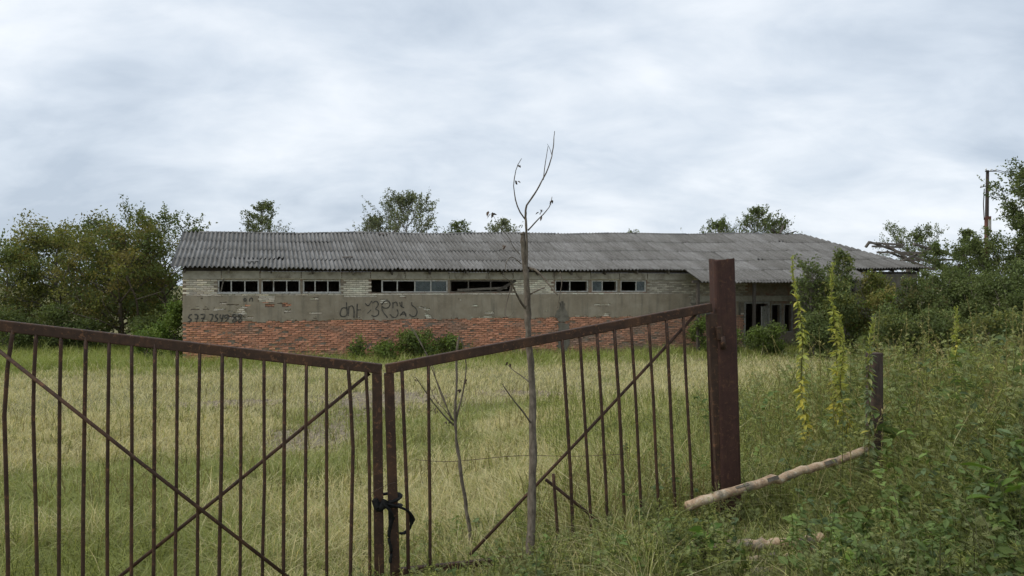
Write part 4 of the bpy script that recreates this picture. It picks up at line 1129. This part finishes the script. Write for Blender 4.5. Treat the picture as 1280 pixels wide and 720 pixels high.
for i, (px, Y, ty, R, n, pal, prof, lb_) in enumerate((
        (330, 52, 247, 1.8, 5200, GG + DG, 'cone', 'small pointed tree top behind the left part of the roof'),
        (508, 54, 240, 2.9, 9500, GG, 'cone', 'broad pointed grey green tree top behind the roof'),
        (468, 55, 268, 2.2, 4200, GG, 'cone', 'lower tree top left of the broad pointed one'),
        (573, 54, 273, 1.7, 3600, DG, 'cone', 'small tree top right of the broad pointed one'),
        (628, 54, 269, 1.8, 3800, GG, 'cone', 'small pointed tree top beside the bare sapling'),
        (792, 58, 285, 1.5, 2200, DG, 'cone', 'tiny tree top at the middle of the ridge'),
        (899, 57, 273, 2.1, 5200, DG, 'cone', 'dark tree top, left of the pair behind the ridge'),
        (946, 57, 254, 2.1, 6000, DG, 'cone', 'tall dark tree top, taller of the pair behind the ridge'),
        (974, 58, 268, 1.8, 4200, DG, 'cone', 'loose tree top just right of the tall dark one'))):
    zt = EYE + (HOR - ty) / F * Y; H = zt + 1.95
    x, y = at(px, Y)
    grow('broadleaf_tree', lb_, x, y, H * .98, R * 1.1, .55, 30, 8, int(n * .62), .15, pal, 50 + i, tr_r=.11, prof=prof, group=GB, clump=.045, lift=.8, sparse=.05, upr=1.3, tw=1.9)
GR_ = 'trees and thicket on the right'
for i, (px, Y, ty, R, n, pal, prof, bf, lb_) in enumerate((
        (1052, 37, 296, 1.0, 2600, DG + OL[:1], 'cone', .25, 'slim young tree in front of the lower roof'),
        (1014, 36, 322, .75, 2200, DG, 'top', .3, 'small round-headed young tree by the porch eave'),
        (1126, 60, 281, 1.7, 4000, DG, 'top', .3, 'left tree of the pair behind the bare rafters'),
        (1154, 60, 274, 1.7, 4600, DG, 'round', .3, 'right tree of the pair behind the bare rafters'),
        (1212, 50, 268, 2.2, 9000, DG + BG[:1], 'cone', .1, 'pointed green tree just left of the utility pole'),
        (1250, 44, 298, 2.4, 10000, DG, 'round', .05, 'dense dark tree in front of the utility pole'),
        (1300, 42, 262, 2.6, 11000, DG, 'round', .05, 'dense dark tree at the right picture edge'),
        (1292, 37, 206, 1.7, 6500, DG, 'top', .62, 'tall dark tree top reaching in at the upper right'),
        (1190, 46, 312, 2.2, 8000, DG, 'round', .05, 'low dark tree below the bare rafters'))):
    zt = EYE + (HOR - ty) / F * Y; x, y = at(px, Y); H = zt - float(gz(x, y))
    grow('broadleaf_tree', lb_, x, y, H * .92, R, bf, 26, 9, int(n * .9), .15, pal, 80 + i, tr_r=.10, prof=prof, group=GR_, clump=.10, lift=.6, sparse=.12, upr=.5, tw=1.3)
for i, (px, Y, ty, R, n, pal, lb_) in enumerate((
        (1045, 35.5, 352, 1.35, 6500, DG + OL[:2], 'tall bush hiding the wall right of the porch window'),
        (1090, 36, 345, 1.6, 8500, OL + BG[:1], 'yellow green bush in front of the far wall'),
        (1020, 34.5, 390, .9, 3600, DG, 'dark bush by the porch window'),
        (1135, 37, 352, 1.7, 8500, DG + [(.14, .13, .05)], 'big dark bush below the eave at the far end'),
        (1180, 38, 340, 1.9, 9000, DG, 'big dark bush left of the pole'),
        (1225, 36, 345, 1.9, 9000, DG, 'big dark bush under the pole'),
        (1275, 34, 335, 2.0, 9000, DG, 'big dark bush at the right edge'),
        (1110, 33, 392, 1.3, 5000, DG + OL[:1], 'low bush in front of the yellow green one'),
        (1165, 33.5, 396, 1.4, 5000, DG, 'low dark bush in the middle of the thicket'),
        (1240, 31, 396, 1.6, 5500, OL[:2] + DG, 'low olive bush at the thicket front near the right edge'))):
    zt = EYE + (HOR - ty) / F * Y; x, y = at(px, Y); H = zt - float(gz(x, y))
    grow('shrub', lb_, x, y, H * 1.02, R, .03, 24, 8, n, .14, pal, 110 + i, tr_r=.05, stems=6, cat='shrub', group=GR_, clump=.17)
for i, (px, Y, ty, R, n, lb_) in enumerate(((520, 33.6, 424, 1.35, 4500, 'dark low bush growing at the wall below the scrawled letters'), (446, 32.8, 418, .35, 900, 'narrow green plant climbing the red brick wall'),
                                            (560, 34.4, 428, .9, 2400, 'low green bush right of the dark wall bush'), (905, 36.5, 418, .9, 3000, 'green bush behind the gate post by the porch'),
                                            (955, 36.2, 414, 1.2, 4200, 'green bush below the open porch door'), (875, 37.3, 385, .7, 2600, 'dark creeper bush in the porch corner left of the post'), (480, 32.9, 436, .8, 1800, 'low weedy bush left of the dark wall bush'))):
    zt = EYE + (HOR - ty) / F * Y; x, y = at(px, Y); H = zt - float(gz(x, y))
    grow('shrub', lb_, x, y, H, R, .03, 18, 7, n, .12, BG[:2] + DG[:2], 140 + i, tr_r=.03, stems=5, cat='shrub', group='bushes along the wall', clump=.13)

# ------------------------------------------------------------------ tall flowering weeds
def spire(label, pxs, Y, topy, H, seed, yellow=.5, broad=1.0, grey=False):
    r = np.random.default_rng(seed); x0 = (pxs[0] - 640) / F * Y
    g = float(gz(x0, Y)); zt = EYE + (HOR - topy) / F * Y; H = zt - g
    root = empty('tall_weed', (x0, Y, g)); top = Vector(((pxs[1] - pxs[0]) / F * Y, 0, H))
    n = 12; pts = [top * (i / n) + Vector((.02 * math.sin(i * .9 + seed), .015 * math.cos(i * 1.1), 0)) for i in range(n + 1)]
    tb = TB(); add_tube(tb, pts, np.linspace(.009, .003, n + 1), 6, (.20, .19, .07)); link('stem', tb.mesh('stem', True), M['leaf'], root)
    tb = TB(); m = 340; f = 1 - (r.uniform(0, 1, m) ** .75) * .95
    f = np.clip(f, .04, 1); pos = np.array([[np.interp(q * n, range(n + 1), [p[c] for p in pts]) for c in range(3)] for q in f])
    azm = np.arange(m) * 2.4 + r.normal(0, .4, m)
    up = np.where(f > .8, 1.1, r.normal(-.35, .35, m)); dv = np.stack([np.cos(azm), np.sin(azm), up], 1)
    L = np.where(f > .82, .03, .045 + .055 * (1 - f) * broad) * r.uniform(.7, 1.3, m); keepm = (f > .6) | (r.random(m) < .5); 
    cg = np.array([.36, .40, .11]); cy = np.array([.54, .47, .09]); cg = np.array([.19, .235, .12]) if grey else cg; k = np.clip(r.normal(0 if grey else .25, .25, m) + yellow * sstep(.55, .2, f), 0, 1)[:, None]
    col = (cg * (1 - k) + cy * k) * r.uniform(.7, 1.2, (m, 1))
    add_leaves(tb, T_OVATE, pos[keepm], dv[keepm], L[keepm], (L * .36)[keepm], col[keepm], roll=r.normal(0, .5, keepm.sum()), r=r)
    mb = int(80)
    pz = r.uniform(.74, 1.0, mb); pb = np.array([[np.interp(q * n, range(n + 1), [p[c] for p in pts]) for c in range(3)] for q in pz]) + r.normal(0, .007, (mb, 3))
    add_leaves(tb, T_DIAMOND, pb, np.stack([r.normal(0, .6, mb), r.normal(0, .6, mb), np.ones(mb)], 1), .035, .014, np.array([.36, .39, .10]) * r.uniform(.8, 1.2, (mb, 1)), r=r)
    link('leaves', tb.mesh('leaves'), M['leaf'], root)
    return tag(root, label, 'weed', 'tall weeds right of the gate post')
spire('tall yellow green weed spire nearest the gate post', (1012, 993), 6.9, 322, 0, 1, .8)
spire('tall yellow green weed spire just left of the short post', (1048, 1041), 7.1, 330, 0, 2, .6)
spire('slender grey green weed leaning against the short post', (1082, 1090), 5.7, 395, 0, 3, .0, .8, grey=True)
spire('lone weed spire standing well right of the short post', (1200, 1194), 7.6, 385, 0, 4, .5)
spire('shorter companion stalk beside the weed spire left of the short post', (1058, 1050), 7.0, 395, 0, 5, .7)

# ------------------------------------------------------------------ grass and weeds
def in_barn(x, y):
    s, t = to_local(x, y); return (s > -.05) & (s < LEN + .05) & (t > -.10) & (t < DEP)
def scatter(n, y0, y1, pw, xl=-.72, xr=.72, marg=1.0):
    """depth density ~ Y^-pw per square metre"""
    u = rng.uniform(0, 1, n); e_ = 2 - pw
    y = (y0 ** e_ + u * (y1 ** e_ - y0 ** e_)) ** (1 / e_) if abs(e_) > 1e-6 else y0 * (y1 / y0) ** u
    x = rng.uniform(xl * y - marg, xr * y + marg); return x, y
STRAW = np.array([.56, .51, .32]); STRAW2 = np.array([.45, .42, .235]); GRN = np.array([.29, .315, .12]); GRN2 = np.array([.22, .255, .09]); LUSH = np.array([.245, .29, .085])
tb = TB(); tb2 = TB(); tb3 = TB()
def field(n, y0, y1, pw, K, wscale):
    x, y = scatter(n, y0, y1, pw)
    pm = patch_mask(x, y)
    ok = ~in_barn(x, y) & ((pm > 1.0) | (rng.random(n) < .24)) & ~((x > 1.6) & (y < 4))
    thin = fbm(x * .45, y * .45, 41); ok &= rng.random(n) < (.5 + .9 * thin)
    x, y = x[ok], y[ok]; n = len(x); s, t = to_local(x, y)
    g = gz(x, y); nz1 = fbm(x * .33, y * .25, 17); nz2 = fbm(x * 1.3, y * .9, 23); nz3 = fbm(x * 3.7, y * 2.9, 29)
    wallst = sstep(-9.0, -2.5, t + 6 * (nz2 - .5)) * (s > -14) * (s < 40)
    near = sstep(10, 6.0, y + 2 * (nz2 - .5)); rightg = sstep(-.5, 2.2, x - .06 * (y - 6)) * sstep(21, 9, y)
    treeline = sstep(33, 36, y) * (s < 0)
    straw = np.clip(.95 * sstep(.36, .60, nz1 + .25 * sstep(9, 20, y)) + .5 * (nz2 - .5) + .7 * (nz3 - .5), 0, .93) * (1 - .9 * wallst) * (1 - .2 * near) * (1 - .75 * rightg) * (1 - .6 * treeline)
    pick = (rng.random(n) < straw)[:, None]
    gm = rng.random((n, 1)); grn = GRN * gm + GRN2 * (1 - gm); grn = grn * (1 - wallst[:, None]) + LUSH * wallst[:, None]
    sm = rng.random((n, 1)); stc = STRAW * sm + STRAW2 * (1 - sm)
    col = np.where(pick, stc, grn) * rng.uniform(.75, 1.2, (n, 1))
    tip = col * np.where(rng.random((n, 1)) < .3, np.array([[1.35, 1.2, .95]]), np.array([[1.1, 1.08, .95]]))
    h = (.07 + .11 * nz2 + .08 * rng.random(n)) * (1 + 1.6 * wallst * sstep(-7, -1.5, t) + .4 * wallst + .55 * near + .9 * rightg + .3 * treeline)
    h *= np.where((x > .85) & (x < 2.6) & (y < 5.7), .4, 1.0)
    h *= .45 + 1.1 * nz3
    h *= np.where(rng.random(n) < .04, 1.6, 1.0)
    wd = wscale * (.0032 + .003 * rng.random(n)) * (1 + y / 10)
    add_blades(tb, np.stack([x, y, g - .01], 1), h, wd, rng.uniform(.15, 1.9, n), K, col, tip)
field(190000, 4.2, 15, 1.1, 3, .9)
field(200000, 13, 46, 1.0, 2, 1.0)
tag(link('meadow_grass', tb.mesh('meadow_grass'), M['grass']), 'rough dry and green meadow grass across the yard', 'grass', kind='stuff')

# lodged seed-head stalks in the near field
def herb_batch(tb, x, y, H, kind, lean_az=None, lean=.25, dens=1.0, tint=1.0):
    n = len(x)
    if n == 0: return
    g = gz(x, y); az = rng.uniform(0, 6.28, n) if lean_az is None else lean_az + rng.normal(0, .5, n)
    ln = np.abs(rng.normal(lean, lean * .6, n)) * H
    ex = np.stack([np.cos(az) * ln, np.sin(az) * ln, H], 1); b0 = np.stack([x, y, g], 1)
    def cp(i, t):  # point on stem
        return b0[i] + np.stack([ex[i, 0] * t ** 1.8, ex[i, 1] * t ** 1.8, ex[i, 2] * (t - .12 * t ** 3)], 1)
    stemc = {0: (.16, .16, .08), 1: (.13, .15, .05), 2: (.24, .21, .09), 3: (.15, .17, .06)}[kind]
    K = 4; tt = np.linspace(0, 1, K + 1); wd = (.0035 + .003 * rng.random(n))
    fa = rng.uniform(0, 3.14, n)
    for ofs in (0, 1.57):
        sv = np.stack([np.cos(fa + ofs), np.sin(fa + ofs), np.zeros(n)], 1); V = []
        for k in range(K + 1):
            p = cp(np.arange(n), np.full(n, tt[k])); hw = (wd * (1 - .7 * tt[k]))[:, None]
            V += [p - sv * hw, p + sv * hw]
        V = np.stack(V, 1).reshape(-1, 3); tf = []
        for k in range(K): a = 2 * k; tf += [(a, a + 1, a + 3), (a, a + 3, a + 2)]
        m = 2 * K + 2; f = (np.array(tf)[None] + (np.arange(n) * m)[:, None, None]).reshape(-1, 3)
        tb.add(V, f, np.array(stemc) * tint)
    nl = {0: 20, 1: 13, 2: 16, 3: 26}[kind]; nl = max(4, int(nl * dens))
    i = np.repeat(np.arange(n), nl); t = rng.uniform(.15, 1, n * nl) ** .8; p = cp(i, t)
    a2 = rng.uniform(0, 6.28, n * nl); upv = {0: .25, 1: -.1, 2: .9, 3: .5}[kind]
    dv = np.stack([np.cos(a2), np.sin(a2), rng.normal(upv, .35, n * nl)], 1)
    sz = {0: .095, 1: .125, 2: .045, 3: .06}[kind]
    L = sz * (1.25 - .75 * t) * rng.uniform(.6, 1.3, n * nl) * np.clip(H[i] / .7, .6, 1.25)
    pal = {0: [(.235, .27, .11), (.19, .225, .09), (.27, .29, .12)], 1: [(.13, .185, .06), (.15, .21, .06), (.12, .165, .075)],
           2: [(.34, .30, .14), (.28, .265, .11), (.38, .32, .16)], 3: [(.33, .35, .115), (.28, .31, .10), (.37, .375, .14)]}[kind]
    pc = np.array(pal)[rng.integers(0, 3, n)] * rng.uniform(.75, 1.2, (n, 1)) * tint
    col = pc[i] * rng.uniform(.8, 1.2, (n * nl, 1))
    T = {0: T_LOBED, 1: T_OVATE, 2: T_DIAMOND, 3: T_DIAMOND}[kind]; wf = {0: 1.0, 1: .55, 2: .3, 3: .22}[kind]
    add_leaves(tb, T, p, dv, L, L * wf, col)
# right bank: height of the growth rises to the right
def bankh(x, y): return (.34 + .22 * sstep(1.2, 2.4, x) + .46 * sstep(2.0, 4.2, x)) * (1 - .35 * sstep(8, 16, y))
def keep_clear(x, y):
    """thin spots so that logs and the short post stay visible, as in the photograph"""
    a = (x > .9) & (x < 2.35) & (y > 4.2) & (y < 5.25) & (rng.random(len(x)) < .86)
    b = (x > 1.1) & (x < 2.75) & (y > 5.0) & (y < 5.75) & (rng.random(len(x)) < .6)
    c = (y < 4.2) & (x < 1.5 + .0 * y); return ~(a | b | c)
tbh = TB()
for kind, n, y0, y1 in ((0, 2300, 3.0, 11), (1, 620, 2.8, 9), (3, 2600, 3.2, 16), (2, 650, 4.5, 16)):
    y = y0 * (y1 / y0) ** rng.random(n); x = rng.uniform(.85, 1.3 + .78 * y, n)
    ok = keep_clear(x, y) & (x > .55 + .05 * y); 
    if kind == 2: ok &= (x > 1.2)
    x, y = x[ok], y[ok]; near_ = (x > 1.9) & (y < 5.2)
    for sel, tn in ((near_, .78), (~near_, 1.0)):      # a darker-leaved stand close to the road
        herb_batch(tbh, x[sel], y[sel], bankh(x, y)[sel] * rng.uniform(.5, 1.15, sel.sum()), kind, dens=1.0 if kind != 3 else .9, tint=tn)
n = 420; x = rng.uniform(0.0, 1.45, n); y = rng.uniform(5.0, 7.5, n); herb_batch(tbh, x, y, rng.uniform(.14, .36, n), 3, dens=.9, tint=1.05)
n = 200; x = rng.uniform(0.1, 1.5, n); y = rng.uniform(5.3, 7.2, n); herb_batch(tbh, x, y, rng.uniform(.2, .5, n), 2, dens=.9, tint=.9)
n = 260; y = rng.uniform(2.9, 5.0, n); x = rng.uniform(1.6, .70 * y + .3, n); ok = x > 1.5; herb_batch(tbh, x[ok], y[ok], bankh(x, y)[ok] * rng.uniform(.6, 1.0, ok.sum()), 1, dens=1.4, tint=1.15)
n = 160; y = rng.uniform(5.5, 12, n); x = rng.uniform(1.8, .72 * y, n); herb_batch(tbh, x, y, bankh(x, y) * rng.uniform(1.0, 1.5, n), 2, dens=1.2, tint=1.05)
for kd, n in ((3, 190), (0, 150), (1, 50)):
    x = rng.uniform(-1.2, 1.3, n); y = rng.uniform(4.35, 4.9, n); herb_batch(tbh, x, y, rng.uniform(.16, .42, n), kd, dens=1.0, tint=1.0)
# low plants by the logs
x = rng.uniform(.9, 2.5, 260); y = rng.uniform(4.2, 5.7, 260); herb_batch(tbh, x, y, rng.uniform(.08, .2, 260), 0, dens=.7)
# around the gate foot and in the near field
for kind, n in ((3, 520), (0, 380), (2, 160), (1, 60)):
    x = rng.uniform(-1.0, 1.35, n); y = rng.uniform(4.6, 6.4, n); herb_batch(tbh, x, y, rng.uniform(.12, .32, n), kind, dens=.8, tint=1.15)
x = rng.uniform(-4.6, -2.6, 170); y = rng.uniform(5.2, 6.4, 170); herb_batch(tbh, x, y, rng.uniform(.15, .34, 170), 3, tint=1.0)
x = rng.uniform(-1.15, -.3, 150); y = rng.uniform(4.55, 4.95, 150); herb_batch(tbh, x, y, rng.uniform(.15, .38, 150), 3, dens=.9, tint=1.35)
x = rng.uniform(-1.1, -.3, 40); y = rng.uniform(4.6, 4.9, 40); herb_batch(tbh, x, y, rng.uniform(.15, .34, 40), 0, dens=.9, tint=1.4)
n = 900; x = rng.uniform(.4, 3.2, n); y = rng.uniform(6.5, 16, n); herb_batch(tbh, x, y, rng.uniform(.25, .55, n), 3, dens=.7, tint=1.2)
n = 500; x = rng.uniform(-6, 1.5, n); y = rng.uniform(6, 15, n); herb_batch(tbh, x, y, rng.uniform(.12, .34, n), 2, dens=.6)
n = 700; cxs = rng.uniform(-10, 3, 60); cys = rng.uniform(6, 22, 60); ci = rng.integers(0, 60, n); herb_batch(tbh, cxs[ci] + rng.normal(0, .25, n), cys[ci] + rng.normal(0, .35, n), rng.uniform(.18, .45, n), 2, dens=.7, tint=.95)
n = 700; ci = rng.integers(0, 60, n); herb_batch(tbh, cxs[ci] * .9 + 1 + rng.normal(0, .3, n), cys[ci] + 1 + rng.normal(0, .3, n), rng.uniform(.12, .28, n), 3, dens=.7, tint=.85)
n = 1100; x = rng.uniform(-9, 2.5, n); y = rng.uniform(6, 17, n); herb_batch(tbh, x, y, rng.uniform(.08, .22, n), 3, dens=.6, tint=1.15)
tag(link('roadside_weeds', tbh.mesh('roadside_weeds'), M['leaf']), 'tangle of mixed green weeds on the bank and at the gate foot', 'weeds', kind='stuff')
# long arching grass on the bank
tbl = TB(); n = 24000; y = 3.0 * (16 / 3.0) ** rng.random(n); x = rng.uniform(.6, 1.4 + .78 * y, n); ok = keep_clear(x, y); x, y = x[ok], y[ok]; n = len(x)
yel = (fbm(x * .8, y * .8, 77) > .56) & (rng.random(n) < .7)
col = np.where(yel[:, None], np.array([[.50, .45, .20]]), np.array([[.31, .335, .115]])) * rng.uniform(.7, 1.25, (n, 1))
add_blades(tbl, np.stack([x, y, gz(x, y)], 1), bankh(x, y) * rng.uniform(.35, 1.0, n), .003 + .0025 * rng.random(n), rng.uniform(.2, 1.1, n), 4, col, col * 1.15, az=rng.normal(math.pi * .95, .9, n))
tag(link('bank_grass', tbl.mesh('bank_grass'), M['grass']), 'long arching grass leaning over the right bank', 'grass', kind='stuff')
# broad-leaved plants one can tell apart
def rosette(label, px, py, Y, n, L, col, seed, name='broadleaf_plant'):
    r = np.random.default_rng(seed); p = P(px, py, Y); g = float(gz(p.x, p.y)); root = empty(name, (p.x, p.y, g)); h = max(.05, p.z - g)
    for k in range(n):
        az = k * 2.4 + r.uniform(-.4, .4); o = np.array([[.02 * math.cos(az), .02 * math.sin(az), h * r.uniform(.75, 1.1)]])
        tb = TB(); add_tube(tb, [(0, 0, 0), tuple(o[0] * np.array([1, 1, .6])), tuple(o[0])], [.004, .003, .002], 4, (.12, .15, .05), cap=False)
        add_leaves(tb, T_OVATE, o, np.array([[math.cos(az), math.sin(az), r.uniform(-.3, .5)]]), L * r.uniform(.7, 1.15), L * .5 * r.uniform(.8, 1.1), np.array(col) * r.uniform(.8, 1.2), r=r)
        link('leaf', tb.mesh('leaf'), M['leaf'], root)
    return tag(root, label, 'plant')
rosette('bright green broad leaved plant at the foot of the thick gate post', 885, 668, 4.7, 9, .13, (.11, .19, .04), 1)
rosette('light green leafy plant at the bottom edge near the short log', 1080, 700, 4.2, 9, .13, (.15, .24, .04), 2)
rosette('broad green leaf cluster right of the short log at the bottom', 1035, 712, 4.15, 6, .16, (.085, .15, .03), 3)
rosette('bright broad leaf plant near the right edge of the bank', 1250, 598, 4.1, 7, .17, (.12, .19, .035), 4)
rosette('green leafy plant at the gate foot between brace and post', 770, 672, 5.05, 8, .11, (.10, .18, .035), 5)
